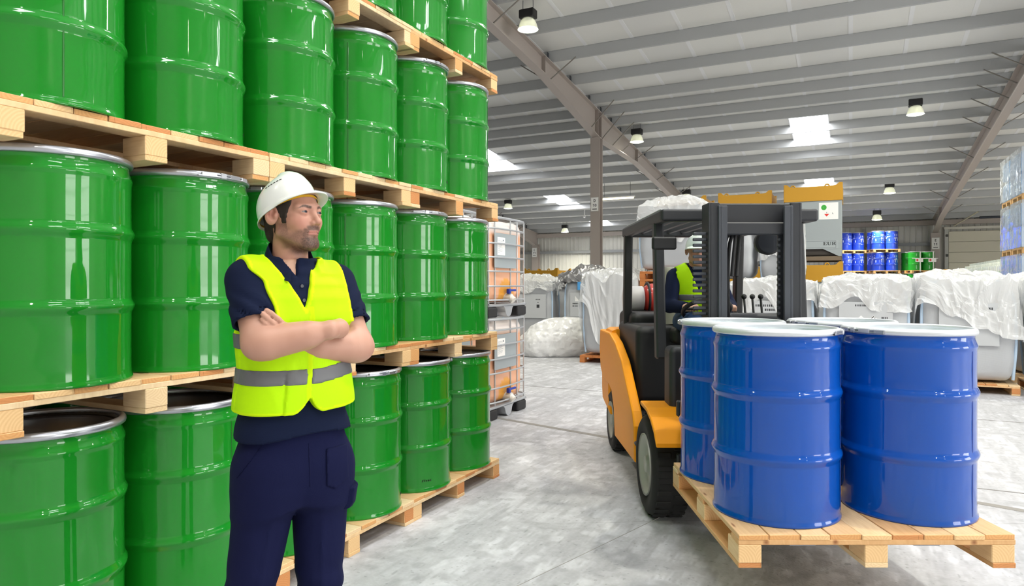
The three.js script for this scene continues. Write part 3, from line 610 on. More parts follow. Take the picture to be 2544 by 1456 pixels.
// woven bag body, about 1.1 m wide, origin at the floor under its pallet
function bagBody(w, h, d, sd) {
  return surface((x, y, z) => {
    const b = 1 + 0.07 * Math.sin(clamp((y - 0.14) / h) * Math.PI), qx = Math.abs(x) - w / 2 * b + 0.13, qz = Math.abs(z) - d / 2 * b + 0.13, qy = Math.abs(y - 0.168 - h / 2) - h / 2 + 0.13;
    const s = Math.hypot(Math.max(qx, 0), Math.max(qy, 0), Math.max(qz, 0)) + Math.min(Math.max(qx, qy, qz), 0) - 0.13;
    return s + 0.018 * fbm(x * 3 + sd, y * 2.2, z * 3, 2) + 0.006 * Math.sin(y * 16 + sd);
  }, [-w * 0.62, 0.1, -d * 0.62], [w * 0.62, h + 0.26, d * 0.62], 0.045);
}
// crumpled sheet: a dome with sharp creases, hanging down the sides to an uneven hem
function film(w, h, d, sd, { drop = 0.35, rise = 0.22, n = 110, y0 = h + 0.14, flare = 0.05, crease = 0.07 } = {}) {
  const g = new THREE.PlaneGeometry(2, 2, n, n), p = g.attributes.position;
  for (let i = 0; i < p.count; i++) {
    const u = p.getX(i), v = p.getY(i), m = Math.max(Math.abs(u), Math.abs(v)), top = 0.56, k = m < top ? m / top : 1, len = Math.hypot(u, v) || 1;
    const sq = m < 1e-6 ? 0 : 1 / m, dirx = u * sq, dirz = v * sq;                                  // onto the square outline
    const wu = u + 0.16 * noise(u * 3 + sd, v * 3, 7), wv = v + 0.16 * noise(u * 3 + sd, v * 3, 9);
    const rough = ridge(wu * 2.4 + sd, wv * 2.4, 1.7 + sd, 3), rough2 = 1.3 * ridge(wu * 5.5 + sd, wv * 5.5, 4, 2) + 0.45 * ridge(wu * 13 + sd, wv * 13, 8, 1);
    let x, y, z;
    if (m < top) { x = dirx * k * w * 0.52; z = dirz * k * d * 0.52; y = y0 + rise * (1 - k * k) + crease * 1.05 * rough * (0.4 + k) + 0.03 * rough2; }
    else {
      const s = (m - top) / (1 - top), hem = drop * (0.8 + 0.45 * noise(Math.atan2(v, u) * 2.2 + sd, 3, sd));
      const out = 1.04 + flare * s + crease * 0.6 * rough * (0.5 + s) / w + 0.02 * rough2 / w + 0.03 * noise(Math.atan2(v, u) * 9 + sd, s * 1.5, sd) * (0.4 + s);
      x = dirx * w * 0.5 * out; z = dirz * d * 0.5 * out; y = y0 + crease * 1.05 * rough * (1.4 - s) + 0.03 * rough2 * (1 - s) - s * hem;
      const r = 0.1; const cx = Math.abs(dirx), cz = Math.abs(dirz), corner = Math.min(cx, cz); if (corner > 0.8) { const q = 1 - r * (corner - 0.8); x *= q; z *= q; }
    }
    p.setXYZ(i, x, y, z);
  }
  g.computeVertexNormals();
  const p2 = g.attributes.position; for (let i = 0; i < p2.count; i++) g.attributes.uv.setXY(i, p2.getX(i), p2.getZ(i));
  return g;
}
const farPalletG = (() => { const parts = []; for (const z of [-0.55, 0, 0.55]) parts.push(bx(1.2, 0.022, 0.1, 0, 0.011, z)); for (const x of [-0.527, 0, 0.527]) for (const z of [-0.55, 0, 0.55]) parts.push(bx(0.145, 0.078, 0.1, x, 0.061, z)); for (const x of [-0.55, 0, 0.55]) parts.push(bx(0.1, 0.022, 1.2, x, 0.111, 0)); for (let i = 0; i < 9; i++) parts.push(bx(1.2, 0.022, 0.128, 0, 0.133, -0.6 + 0.0665 + i * 0.1334)); return parts; })();
const palletBlocksG = join(farPalletG.slice(3, 12).map((g) => g.clone())), palletDeckG = join(farPalletG.slice(12).map((g) => g.clone())), palletSkidG = join(farPalletG.slice(0, 3).map((g) => g.clone()));
const redWood = std(0xd99a6a, 0.65, { map: scaled(woodTex, 1 / 0.9, 1 / 0.45) }), paleWood = std(0xf3dcb8, 0.62, { map: scaled(woodTex, 1 / 0.9, 1 / 0.45, 0.2, 0.4) });
function farPallet(label, p, turn, group, mat = paleWood) {       // a pallet too small in view to show its boards one by one
  const t = thing('wooden_pallet', label, 'pallet', [p.x, p.y, p.z], turn, group);
  for (const [n, g] of [['deck', palletDeckG], ['blocks', palletBlocksG], ['skids', palletSkidG]]) obj(n, g, mat, t).userData.kind = 'stuff';
  return t;
}
let nPallet = 900;
function bagPallet(label, p, turn, red) {                        // near enough to show its boards
  const t = makePallet('wooden_pallet', label, 'pallet', nPallet++); t.position.copy(p); t.rotation.y = turn + Math.PI / 2; t.userData.group = 'pallets under the bulk bags';
  if (red) t.children.forEach((c) => { c.material = redWood; });
  return t;
}
function bigBag({ name = 'bulk_bag', label, palletLabel, x, z, y = 0, w = 1.08, h = 1.4, d = 1.08, sd = 1, turn = 0, cover = {}, kind = -1, straps = true, mat = bagMat, sheet = filmMat, pal = paleWood, noFilm = false }) {
  if (palletLabel) bagPallet(palletLabel, V(x, y, z), turn, pal === redWood);
  const t = thing(name, label, 'bag', [x, y, z], turn, 'bulk bags stored in the hall');
  obj('woven_body', bagBody(w, h, d, sd), mat, t);
  if (straps) for (const s of [-1, 1]) for (const q of [-1, 1]) obj('corner_strap', tube([V(s * (w / 2 - 0.0), 0.2, q * (d / 2 - 0.08)), V(s * (w * 0.535 - 0.01), h * 0.55, q * (d * 0.49 - 0.03)), V(s * (w / 2 - 0.02), h + 0.02, q * (d / 2 - 0.07)), V(s * (w / 2 - 0.18), h + 0.2, q * (d / 2 - 0.16))], 0.022, 6), strapBlue, t);
  if (!noFilm) obj('plastic_cover', film(w * 1.04, h, d * 1.04, sd, cover), sheet, t);
  if (kind >= 0) { const f = obj('printed_panel', new THREE.PlaneGeometry(0.72, 0.6, 10, 1), std(0xffffff, 0.62, { map: bagPrint(kind) }), t); f.geometry = (() => { const g = new THREE.PlaneGeometry(0.72, 0.6); return g; })(); f.position.set(0, 0.14 + h * 0.6, d * 0.535 + 0.035); }
  return t;
}
// row behind the forklift load
const ROW = -12.15;
bigBag({ label: 'grey bulk bag with crumpled white film, just behind the front guard of the forklift', palletLabel: 'wooden pallet under the bulk bag seen past the forklift mast', x: -1.1, z: ROW - 0.1, sd: 3, kind: 3, cover: { drop: 0.55, rise: 0.1 } });
bigBag({ label: 'grey bulk bag with a square hazard print, under a spread of white film', palletLabel: 'wooden pallet under the bulk bag with the hazard print', x: 0.2, z: ROW, sd: 11, kind: 2, cover: { drop: 0.34, rise: 0.14, crease: 0.09 } });
bigBag({ label: 'grey bulk bag with print lines, its film hanging in long torn folds', palletLabel: 'wooden pallet at the foot of the bulk bag with torn film', x: 1.5, z: ROW, sd: 23, kind: 3, cover: { drop: 0.75, rise: 0.16, flare: 0.09, crease: 0.11 } });
bigBag({ label: 'pale bulk bag at the edge of the view, wrapped in thin film', palletLabel: 'wooden pallet at the very edge of the view', x: 2.86, z: ROW + 0.12, sd: 31, cover: { drop: 0.7, rise: 0.2, flare: 0.08 } });
// a second row behind it
bigBag({ label: 'rear row bulk bag, only its white film top showing above the hazard print bag', x: 0.15, z: ROW - 1.5, sd: 41, straps: false, cover: { drop: 0.4, rise: 0.14 }, palletLabel: 'wooden pallet hidden behind the hazard print bag' });
bigBag({ label: 'bulk bag of the rear row under yellowish white film, below the green drums', x: 1.5, z: ROW - 1.5, sd: 47, straps: false, cover: { drop: 0.4, rise: 0.22 }, palletLabel: 'wooden pallet hidden behind the bag with torn film' });
bigBag({ label: 'bulk bag of the rear row, only white film showing near the wrapped canisters', x: 2.85, z: ROW - 1.5, sd: 53, straps: false, cover: { drop: 0.4, rise: 0.2 }, palletLabel: 'wooden pallet hidden near the edge of the view' });
bigBag({ label: 'bulk bag seen through the forklift mast, shiny crumpled film on top', x: -1.72, z: ROW - 1.4, w: 0.92, d: 0.92, h: 1.3, sd: 59, cover: { drop: 0.5, rise: 0.12, crease: 0.12 }, palletLabel: 'wooden pallet behind the forklift mast' });
// row to the side of the forklift, with a second bag on top
bigBag({ label: 'bulk bag wrapped in loose clear film on a reddish pallet beside the forklift', palletLabel: 'reddish pallet on the floor by the white plastic heap', x: -4.2, z: -13.25, w: 1.05, h: 1.5, sd: 61, pal: redWood, cover: { drop: 1.25, rise: 0.2, flare: 0.1, crease: 0.1 } });
bigBag({ label: 'bulk bag behind the cab of the forklift, carrying two pallets and another bag', palletLabel: 'pallet under the bag behind the forklift cab', x: -2.95, z: -13.3, w: 1.05, h: 1.33, sd: 67, noFilm: true });
bagPallet('lower of two orange pallets between the bags behind the forklift cab', V(-3.0, 1.5, -13.3), 0, true);
bagPallet('upper of two orange pallets carrying the big white covered bag', V(-3.0, 1.645, -13.3), 0, true);
bigBag({ label: 'tall bag under a white hood, stacked high behind the forklift cab', x: -3.0, z: -13.3, y: 1.65, w: 1.18, h: 1.2, sd: 71, kind: -1, cover: { drop: 0.55, rise: 0.26, crease: 0.05 } });
bigBag({ label: 'grey bag stacked high, its plain side seen through the forklift mast', x: -2.26, z: -15.0, y: 1.5, w: 0.92, h: 1.05, sd: 73, straps: false, noFilm: true });
bigBag({ label: 'bulk bag below the grey bag behind the mast', x: -2.26, z: -15.0, w: 0.95, h: 1.37, sd: 74, straps: false, noFilm: true, palletLabel: 'pallet under the lower bag behind the mast' });
bigBag({ label: 'narrow bag hanging in clear film beside the yellow bin, seen through the mast', x: -1.25, z: -14.95, y: 1.42, w: 0.72, h: 1.22, d: 0.9, sd: 79, cover: { drop: 1.1, rise: 0.1, flare: 0.02, crease: 0.09 } });
bigBag({ label: 'bulk bag below the narrow film covered bag behind the mast', x: -0.99, z: -14.95, w: 0.98, h: 1.28, sd: 81, straps: false, noFilm: true, palletLabel: 'pallet under the bag below the narrow film covered bag' });
// far row left of the column
bigBag({ label: 'grey bulk bag with a small black print, its film slipped to one corner', palletLabel: 'pallet under the bag with the small black print', x: -7.27, z: -16.05, w: 0.95, h: 1.42, d: 0.95, sd: 83, kind: 0, turn: 0.2, sheet: filmMat, cover: { drop: 0.28, rise: 0.2, crease: 0.1 } });
{
  const b = bigBag({ label: 'grey bulk bag with white arrow print and a torn silver liner on top', palletLabel: 'pallet under the bag with the silver liner', x: -5.98, z: -16.35, w: 0.97, h: 1.5, d: 0.95, sd: 89, kind: 1, turn: 0.2, sheet: silver, cover: { drop: 0.12, rise: 0.34, crease: 0.16 } });
  obj('blue_label', rbox(0.3, 0.2, 0.012, 0.005, -0.02, 1.5, 0.585), std(0x54a4e6, 0.5), b);
}
bigBag({ label: 'pale bag just beyond the orange liquid containers, half hidden by them', palletLabel: 'yellowish pallet beyond the orange liquid containers', x: -8.55, z: -15.8, w: 1.0, h: 1.4, d: 0.95, sd: 97, turn: 0.2, cover: { drop: 0.5, rise: 0.14 } });
bigBag({ label: 'silver lined bag behind the other bags, below the yellow bin rim by the column', palletLabel: 'pallet behind the bags by the column', x: -6.9, z: -18.0, w: 1.05, h: 1.5, sd: 101, turn: 0.2, sheet: silver, cover: { drop: 0.3, rise: 0.22, crease: 0.16 } });
// heap of white plastic on the floor
{
  const p = ahead(0.95, 14.8), t = thing('plastic_heap', 'heap of crumpled white plastic film lying on the concrete floor', 'plastic', [p.x, 0, p.z], YAW);
  obj('crumpled_film', surface((x, y, z) => {
    const a = ellipsoid(x, y, z, [0.08, 0.3, 0], [0.72, 0.5, 0.5]), b = ellipsoid(x, y, z, [-0.42, 0.22, 0.1], [0.38, 0.36, 0.42]), c = ellipsoid(x, y, z, [0.45, 0.3, -0.05], [0.42, 0.46, 0.45]);
    return Math.max(smin(smin(a, b, 0.18), c, 0.2) - 0.05 * ridge(x * 2.6, y * 3.2, z * 2.6, 3) + 0.02 * ridge(x * 8, y * 8, z * 8, 2), -y + 0.002);
  }, [-1.05, -0.03, -0.75], [1.05, 0.98, 0.75], 0.025), heapMat, t);
}
// ---------------------------------------------------------------- stacked steel silos with yellow rims
const rimYellow = std(0xc99526, 0.5), siloGrey = std(0xa5adb1, 0.45, { metalness: 0.15 }), siloDark = std(0x3c3733, 0.7), rust = std(0x7a6a58, 0.8);
const silo = { 'EUR': print(512, 400, (c, w, h) => { c.fillStyle = '#a9b1b5'; c.fillRect(0, 0, w, h); c.fillStyle = '#26292b'; c.font = 'bold 62px serif'; c.fillText('EUR', 360, 70); c.strokeStyle = '#6f777b'; c.lineWidth = 4; c.strokeRect(20, 14, 470, 90); }),
  'card': print(256, 230, (c, w, h) => { c.fillStyle = '#f6f7f7'; c.fillRect(0, 0, w, h); c.fillStyle = '#3fae3f'; c.beginPath(); c.arc(66, 66, 36, 0, 7); c.fill(); c.fillStyle = '#e0261c'; c.beginPath(); c.moveTo(70, 156); c.lineTo(136, 156); c.lineTo(103, 192); c.fill(); c.fillStyle = '#55595c'; c.fillRect(100, 130, 7, 16); c.fillRect(176, 140, 5, 18); c.fillRect(180, 155, 14, 5); c.fillStyle = '#aeb3b6'; c.font = '14px sans-serif'; c.fillText('6', 60, 71); }) };
function makeSilo(label, cut) {
  const t = thing('steel_bin', label, 'bin', [0, 0, 0], 0, 'grey steel bins with yellow rims');
  const W = 1.2, H = 1.75;
  obj('shell_box', [bx(W, H - 0.4 - 0.36, W, 0, 0.4 + (H - 0.76) / 2, 0, 0.01)], siloGrey, t);
  // cone bottom between four gusseted sides
  obj('hopper_floor', [bx(1.12, 0.26, 1.12, 0, 0.27, 0, 0.02)], siloDark, t);
  for (let k = 0; k < 4; k++) {
    const s = new THREE.Shape(); s.moveTo(-0.6, 0.12); s.lineTo(-0.6, 0.46); s.lineTo(0.6, 0.46); s.lineTo(0.6, 0.12); s.lineTo(0.54, 0.12); s.lineTo(0, 0.4); s.lineTo(-0.54, 0.12);
    const g = boxUV(new THREE.ExtrudeGeometry(s, { depth: 0.02, bevelEnabled: false })); g.translate(0, 0, W / 2 - 0.022); g.rotateY(k * Math.PI / 2); obj('side_gusset', g, siloGrey, t);
  }
  obj('foot_frame', [-1, 1].flatMap((s) => [bx(W, 0.1, 0.1, 0, 0.07, s * 0.55, 0.008), bx(0.1, 0.1, W, s * 0.55, 0.07, 0, 0.008)]), rust, t);
  const rim = (k) => { const s = new THREE.Shape(), a = 0.61; s.moveTo(-a, 0); s.lineTo(a, 0); s.lineTo(a, 0.4); s.lineTo(a - 0.06, 0.4); s.lineTo(a - 0.12, 0.345); s.lineTo(a - 0.2, 0.33); s.lineTo(-a + 0.2, 0.33); s.lineTo(-a + 0.12, 0.345); s.lineTo(-a + 0.06, 0.4); s.lineTo(-a, 0.4); const g = boxUV(new THREE.ExtrudeGeometry(s, { depth: 0.02, bevelEnabled: false })); g.translate(0, H - 0.36, 0.6); g.rotateY(k * Math.PI / 2); return g; };
  for (let k = 0; k < 4; k++) obj('yellow_rim', rim(k), rimYellow, t);
  for (const x of [-0.42, 0.3]) { const g = new THREE.TorusGeometry(0.045, 0.016, 6, 14); obj('lifting_eye', move(g, x, H - 0.035, 0.6), rimYellow, t); }
  const e = obj('stencil_panel', new THREE.PlaneGeometry(1.05, 0.2), std(0xffffff, 0.5, { map: (() => { const m = silo.EUR.clone(); m.repeat.set(1, 0.3); m.offset.set(0, 0.7); m.needsUpdate = true; return m; })() }), t); e.position.set(0, 0.39, W / 2 + 0.003);
  const c = obj('placard', new THREE.PlaneGeometry(0.4, 0.38), std(0xffffff, 0.5, { map: silo.card }), t); c.position.set(0.33, 1.15, W / 2 + 0.004);
  return t;
}
{
  const Z = -17.65, proto = makeSilo('grey bin with a yellow rim and EUR stencil, tallest and nearest of the stacked bins');
  const put = (x, y, z, l, sy = 1) => { dup(proto, [x, y, z], 0, l).scale.y = sy; };
  proto.position.set(-0.78, 2.06, Z);
  put(-0.78, 0, Z, 'lower bin under the nearest stacked bin, its yellow rim behind the bags', 1.15);
  put(-2.3, 1.99, Z - 0.2, 'upper yellow rimmed bin in the middle of the stacked bins, over the forklift roof');
  put(-2.3, 0, Z - 0.2, 'lower yellow rimmed bin in the middle, behind the forklift mast', 1.11);
  put(-3.85, 1.97, Z - 0.3, 'upper yellow rimmed bin farthest from the blue drums, behind the white hooded bag');
  put(-3.85, 0, Z - 0.3, 'lower bin behind the white hooded bag', 1.1);
  put(-9.2, 0, -21.2, 'bin whose yellow rim just shows over the bags by the inner column', 1.16);
}
// ---------------------------------------------------------------- far drums
const BLUE = drumPaint(0x1f45c8), BLUE_LOAD = drumPaint(0x004cae);
const mottleMat = (base, ink) => { const tx = pixTex(256, 128, (u, v) => { const k = v > 0.3 && v < 0.72 && ((u * 4) % 1) > 0.2 && ((u * 4) % 1) < 0.8 && hash3(Math.floor(u * 60), Math.floor(v * 24), 3) > 0.8 ? 1 : 0; return k ? ink : base; }); return phys(0xffffff, 0.3, { map: tx, clearcoat: 1, clearcoatRoughness: 0.06 }); };
const bluePrinted = mottleMat([0.13, 0.27, 0.8], [0.86, 0.9, 1.0]), greenPlain = drumPaint(0x238f2c);
const farDrumGeo = lathe(drumProfile.filter((p, i) => i % 2 === 0 || i < 4 || i > drumProfile.length - 6), 32), farRingGeo = lathe([[0.272, 0.852], [0.2905, 0.854], [0.2915, 0.869], [0.281, 0.88], [0.27, 0.876], [0.268, 0.86]], 32);
const farLid = lathe([[0.001, 0.846], [0.262, 0.846], [0.271, 0.87]], 24), whiteRing = std(0xd9dde4, 0.35, { metalness: 0.4 });
function farDrum(mat, p, label, group) {
  const t = thing('steel_drum', label, 'drum', [p.x, p.y, p.z], 0, group);
  obj('drum_body', farDrumGeo, mat, t); obj('clamp_ring', farRingGeo, whiteRing, t); obj('lid', farLid, mat, t);
  return t;
}
function drumStack(x, z, turn, tiers, mat, what, group, deep) {
  const nth = ['floor', 'second', 'third', 'topmost'];
  for (let k = 0; k < tiers; k++) {
    const y = k * TIER, lv = k === tiers - 1 ? 'topmost' : nth[k];
    farPallet('small pallet, ' + lv + ' layer of the ' + what, V(x, y, z), turn + Math.PI / 2, 'pallets under the far drums');
    for (const sx of [-1, 1]) for (let r = 0; r < deep; r++) {
      const lx = sx * 0.3, lz = 0.3 - r * 0.6, c = Math.cos(turn), s = Math.sin(turn);
      farDrum(mat, V(x + lx * c + lz * s, y + PAL_H, z - lx * s + lz * c), lv + (r ? ' rear' : ' front') + ' drum of the ' + what + (sx < 0 ? ', nearer the bins' : ', away from the bins'), group);
    }
  }
}
const at = (px, F, y = 0) => ahead((px - 1272) * F / FOCAL, F, y);
{
  let p = at(2109, 34.3); drumStack(p.x, p.z, 0.42, 4, bluePrinted, 'blue stack next to the yellow bin', 'far blue drums', 1);
  p = at(2192, 33.2); drumStack(p.x, p.z, 0.3, 4, bluePrinted, 'blue stack by the ribbed wall', 'far blue drums', 2);
  p = at(2280, 32.6); drumStack(p.x, p.z, 0.42, 3, greenPlain, 'strapped green stack by the wall column', 'far green drums', 2);
  const strapM = std(0xe8ebe8, 0.5), card = print(96, 48, (c, w, h) => { c.fillStyle = '#f4f4f2'; c.fillRect(0, 0, w, h); c.fillStyle = '#d62a20'; c.beginPath(); c.moveTo(24, 8); c.lineTo(40, 24); c.lineTo(24, 40); c.lineTo(8, 24); c.fill(); });
  const t = thing('load_straps', 'white packing straps and hazard cards round the topmost far green drums', 'strap', [p.x, 2 * TIER, p.z], 0.42);
  obj('level_strap', bx(1.2, 0.03, 0.006, 0, 0.7, 0.62, 0.002), strapM, t);
  for (const x of [-0.22, 0.38]) { obj('upright_strap', bx(0.05, 0.95, 0.008, x, 0.56, 0.625, 0.002), strapM, t); const c = obj('hazard_card', new THREE.PlaneGeometry(0.36, 0.18), std(0xffffff, 0.5, { map: card }), t); c.position.set(x - 0.05, 0.62, 0.632); }
}
// ---------------------------------------------------------------- canisters wrapped in film at the edge of the view
const canBlue = phys(0xb4dafa, 0.32, { clearcoat: 0.5 }), canPale = phys(0xeef4ea, 0.35, { clearcoat: 0.5 }), wrapMat = phys(0xf2f8ff, 0.14, { transmission: 0.5, thickness: 0, clearcoat: 1, clearcoatRoughness: 0.06, side: THREE.DoubleSide });
const canGeo = (w, h, d) => join([rbox(w, h * 0.86, d, 0.035, 0, h * 0.43, 0), rbox(w * 0.5, h * 0.1, d * 0.3, 0.02, -w * 0.12, h * 0.9, 0), cyl(0.03, h * 0.1, w * 0.28, h * 0.91, 0, 12)]);
{
  const cans = canGeo(0.28, 0.42, 0.23);
  let nCan = 0, blueProto, paleProto;
  const can = (x, y, z, blue, label, group) => {
    let proto = blue ? blueProto : paleProto;
    if (!proto) { proto = thing('canister', label, 'canister', [x, y, z], 0, group); obj('can_body', cans, blue ? canBlue : canPale, proto); obj('screw_cap', cyl(0.034, 0.03, 0.078, 0.42, 0, 14), std(blue ? 0x2f62b8 : 0xd5ddd4, 0.4), proto); if (blue) blueProto = proto; else paleProto = proto; return proto; }
    return dup(proto, [x, y, z], 0, label, group);
  };
  // pale canisters: low row running away along the hall, three layers to a pallet
  const X = 4.05;
  for (let k = 0; k < 6; k++) {
    const zc = -23.9 - k * 1.35, far = ['nearest', 'second', 'third', 'fourth', 'fifth', 'farthest'][k];
    for (const y of [0, 1.03]) farPallet('pallet in the ' + (y ? 'upper' : 'floor') + ' layer of pale canisters, ' + far + ' along their row', V(X + 0.4, y, zc), 0, 'pallets under the canisters');
    for (const y of [0, 1.03]) for (let j = 0; j < 5; j++) {
      const c = can(X - 0.02, y + PAL_H, zc + 0.48 - j * 0.24, false, 'tall pale canister, ' + ['first', 'second', 'third', 'fourth', 'fifth'][j] + ' from the hall end, ' + (y ? 'upper' : 'floor') + ' layer of the ' + far + ' stack', 'pale canisters in the low row');
      c.scale.set(1, (y ? 1.12 : 0.875) / 0.43, 0.9);
    }
    const s = thing('packing_strap', 'thin green strap round the ' + far + ' stack of pale canisters', 'strap', [X, 0, zc]);
    obj('strap_band', [bx(0.01, 0.03, 1.24, -0.165, 1.03 + PAL_H + 0.72, 0, 0.002), bx(0.01, 0.03, 1.24, -0.165, 1.03 + PAL_H + 0.25, 0, 0.002)], std(0x7fae86, 0.5), s);
  }
  // tall stacks of blue canisters in film
  for (let k = 0; k < 2; k++) {
    const zc = -21.9 + k * 1.3, xc = 4.28, who = k ? 'nearer' : 'farther';
    [0, 1.03, 2.29, 3.58].forEach((y, l) => {
      farPallet('pallet at level ' + ['one', 'two', 'three', 'four'][l] + ' of the ' + who + ' tall stack of wrapped blue canisters', V(xc, y, zc), 0, 'pallets under the canisters');
      const rows = l === 0 ? 2 : 2, hh = (l < 3 ? [1.03, 2.29, 3.58][l] - y : 1.27) - PAL_H - 0.01, sc = hh / (rows * 0.43);
      for (let r = 0; r < rows; r++) for (let i = 0; i < 4; i++) for (let j = 0; j < 4; j++) {
        if (i > 0 && j < 3) continue;                            // only the two outer faces can be seen
        const c = can(xc - 0.45 + i * 0.3, y + PAL_H + r * 0.43 * sc, zc - 0.45 + j * 0.3, true, 'blue canister at level ' + ['one', 'two', 'three', 'four'][l] + ' of the ' + who + ' wrapped stack', 'blue canisters, level ' + l + ', ' + who + ' stack');
        c.scale.set(1, sc, 1.15);
      }
      if (l > 0) {
        for (const f of [0, 1]) {                                    // the two faces that look into the hall
          const w = thing('stretch_film', 'clear stretch film on the ' + (f ? 'aisle end' : 'hall side') + ' of level ' + ['one', 'two', 'three', 'four'][l] + ', ' + who + ' blue canister stack', 'film', [xc, y + PAL_H, zc]);
          const g = new THREE.PlaneGeometry(1.25, hh, 30, 26), q = g.attributes.position;
          for (let i = 0; i < q.count; i++) { const X = q.getX(i), Y = q.getY(i); q.setXYZ(i, X, Y + hh / 2, 0.632 + 0.014 * ridge(X * 4 + k * 3 + f, Y * 5 + l, k, 3)); }
          if (!f) g.rotateY(-Math.PI / 2);
          g.computeVertexNormals(); obj('film_sheet', g, wrapMat, w);
        }
      }
    });
  }
  const p = at(2374, 30), b = thing('yellow_crate', 'small yellow crate peeping over the white bags before the roller door', 'crate', [p.x, 0, p.z]);
  obj('crate_box', [bx(0.9, 1.95, 0.9, 0, 0.975, 0, 0.02)], rust, b); obj('crate_rim', [bx(0.94, 0.18, 0.94, 0, 2.0, 0, 0.02), bx(0.2, 0.1, 0.94, -0.37, 2.14, 0, 0.01), bx(0.2, 0.1, 0.94, 0.37, 2.14, 0, 0.01)], rimYellow, b);
}
// ---------------------------------------------------------------- forklift with its load, seen from the front, driving towards the camera
const fy = phys(0xf39c12, 0.5, { specularIntensity: 0.35, clearcoat: 0.12, clearcoatRoughness: 0.3 }), fdark = std(0x2b2d33, 0.5), fblack = std(0x17181c, 0.55), fgrey = std(0x4a4d55, 0.45, { metalness: 0.3 }), rubber = std(0x1b1a1b, 0.8), rimGrey = std(0xa7a89f, 0.45, { metalness: 0.2 }), steel = std(0x8c9096, 0.3, { metalness: 0.9 });
const FORK = ahead(1.55, 4.6), fork = thing('forklift', 'orange yellow forklift with dark mast and roof guard carrying blue drums', 'forklift', [FORK.x, 0, FORK.z], YAW);
{
  const side = (g) => g.rotateY(Math.PI / 2);                   // outline drawn as (distance behind the front axle, height)
  // counterweight and side frames
  const cw = prism([[1.86, 0.3], [2.34, 0.36], [2.4, 0.5], [2.4, 0.92], [2.3, 1.08], [2.1, 1.13], [1.72, 1.13], [1.7, 0.66], [1.86, 0.6]], 1.26, 0.05);
  obj('counterweight', side(cw), fy, fork);
  for (const s of [-1, 1]) {
    const g = prism([[0.4, 0.24], [1.36, 0.22], [1.42, 0.45], [1.55, 0.58], [1.75, 0.62], [2.1, 0.62], [2.3, 0.7], [2.38, 0.9], [2.34, 1.09], [1.7, 1.1], [1.35, 1.04], [1.0, 0.92], [0.72, 0.74], [0.5, 0.6], [0.42, 0.5]], 0.075, 0.014);
    obj('side_frame', move(side(g), s * 0.615, 0, 0), fy, fork);
    obj('step', bx(0.1, 0.03, 0.5, s * 0.6, 0.38, -0.62, 0.008), fgrey, fork);
    // wheels
    for (const [z, r, w, x] of [[0, 0.335, 0.25, 0.535], [-1.78, 0.28, 0.2, 0.53]]) {
      const t = lathe([[r * 0.6, -w / 2 + 0.01], [r * 0.86, -w / 2], [r * 0.96, -w / 2 + 0.02], [r, -w / 2 + 0.06], [r, w / 2 - 0.06], [r * 0.96, w / 2 - 0.02], [r * 0.86, w / 2], [r * 0.6, w / 2 - 0.01], [r * 0.58, 0], [r * 0.6, -w / 2 + 0.01]], 48); t.rotateZ(Math.PI / 2);
      const tyre = obj('tyre', move(t, s * x, r, z), rubber, fork);
      const h = lathe([[0.001, 0.02], [r * 0.16, 0.02], [r * 0.18, 0.0], [r * 0.42, -0.012], [r * 0.55, 0.02], [r * 0.61, 0.03], [r * 0.61, -0.06], [0.001, -0.06]], 40); h.rotateZ(-s * Math.PI / 2);
      const hub = obj('wheel_rim', move(h, s * (x + w / 2 - 0.03), r, z), rimGrey, tyre);
      const n = []; for (let k = 0; k < 6; k++) n.push(rod(V(s * (x + w / 2 - 0.035), r + Math.sin(k * 1.047) * r * 0.3, z + Math.cos(k * 1.047) * r * 0.3), V(s * (x + w / 2 - 0.012), r + Math.sin(k * 1.047) * r * 0.3, z + Math.cos(k * 1.047) * r * 0.3), 0.012, 6));
      const tr = []; for (let k = 0; k < 26; k++) { const a = k / 26 * 6.283; for (const q of [-1, 1]) { const b = bx(w * 0.36, 0.012, 0.035, q * w * 0.22, r + 0.001, 0, 0.004); b.rotateX(a + q * 0.05); tr.push(move(b, s * x, r, z)); } }
      obj('tyre_tread', tr, rubber, tyre);
    }
    // fender over the front wheel
    const fp = [[-0.1, 0.745], [0.1, 0.735], [0.24, 0.7], [0.35, 0.64], [0.42, 0.57], [0.42, 0.545], [0.34, 0.615], [0.23, 0.672], [0.1, 0.708], [-0.1, 0.718]].map(([z, y]) => [-z, y]);
    obj('fender', move(side(prism(fp, 0.28, 0.008)), s * 0.525, 0, 0), fy, fork);
    const fi = [[-0.1, 0.72], [0.1, 0.71], [0.1, 0.5], [-0.34, 0.42], [-0.42, 0.6]].map(([z, y]) => [-z, y]);
    obj('wheel_well', move(side(prism(fi, 0.04, 0.006)), s * 0.37, 0, 0), fdark, fork);
  }
  // hood, floor, dashboard, seat
  obj('engine_hood', [rbox(1.1, 0.62, 0.95, 0.06, 0, 0.9, -1.35), rbox(1.0, 0.2, 0.7, 0.06, 0, 1.2, -1.75)], fblack, fork);
  obj('floor_plate', [bx(1.12, 0.05, 0.9, 0, 0.5, -0.5, 0.01), bx(1.0, 0.28, 1.5, 0, 0.36, -0.85, 0.02)], fdark, fork);
  obj('dashboard', [rbox(1.0, 0.62, 0.2, 0.04, 0, 0.82, -0.02), rbox(0.74, 0.2, 0.24, 0.05, 0.02, 1.17, -0.08), rbox(0.5, 0.1, 0.16, 0.03, 0.14, 1.3, -0.1)], fdark, fork);
  const seat = obj('seat', [rbox(0.52, 0.14, 0.5, 0.05, -0.02, 1.14, -1.02)], fblack, fork);
  const bk = rbox(0.54, 0.56, 0.12, 0.05, 0, 0, 0); bk.rotateX(-0.12); obj('backrest', move(bk, -0.02, 1.42, -1.27), std(0x7d7c70, 0.6), seat);
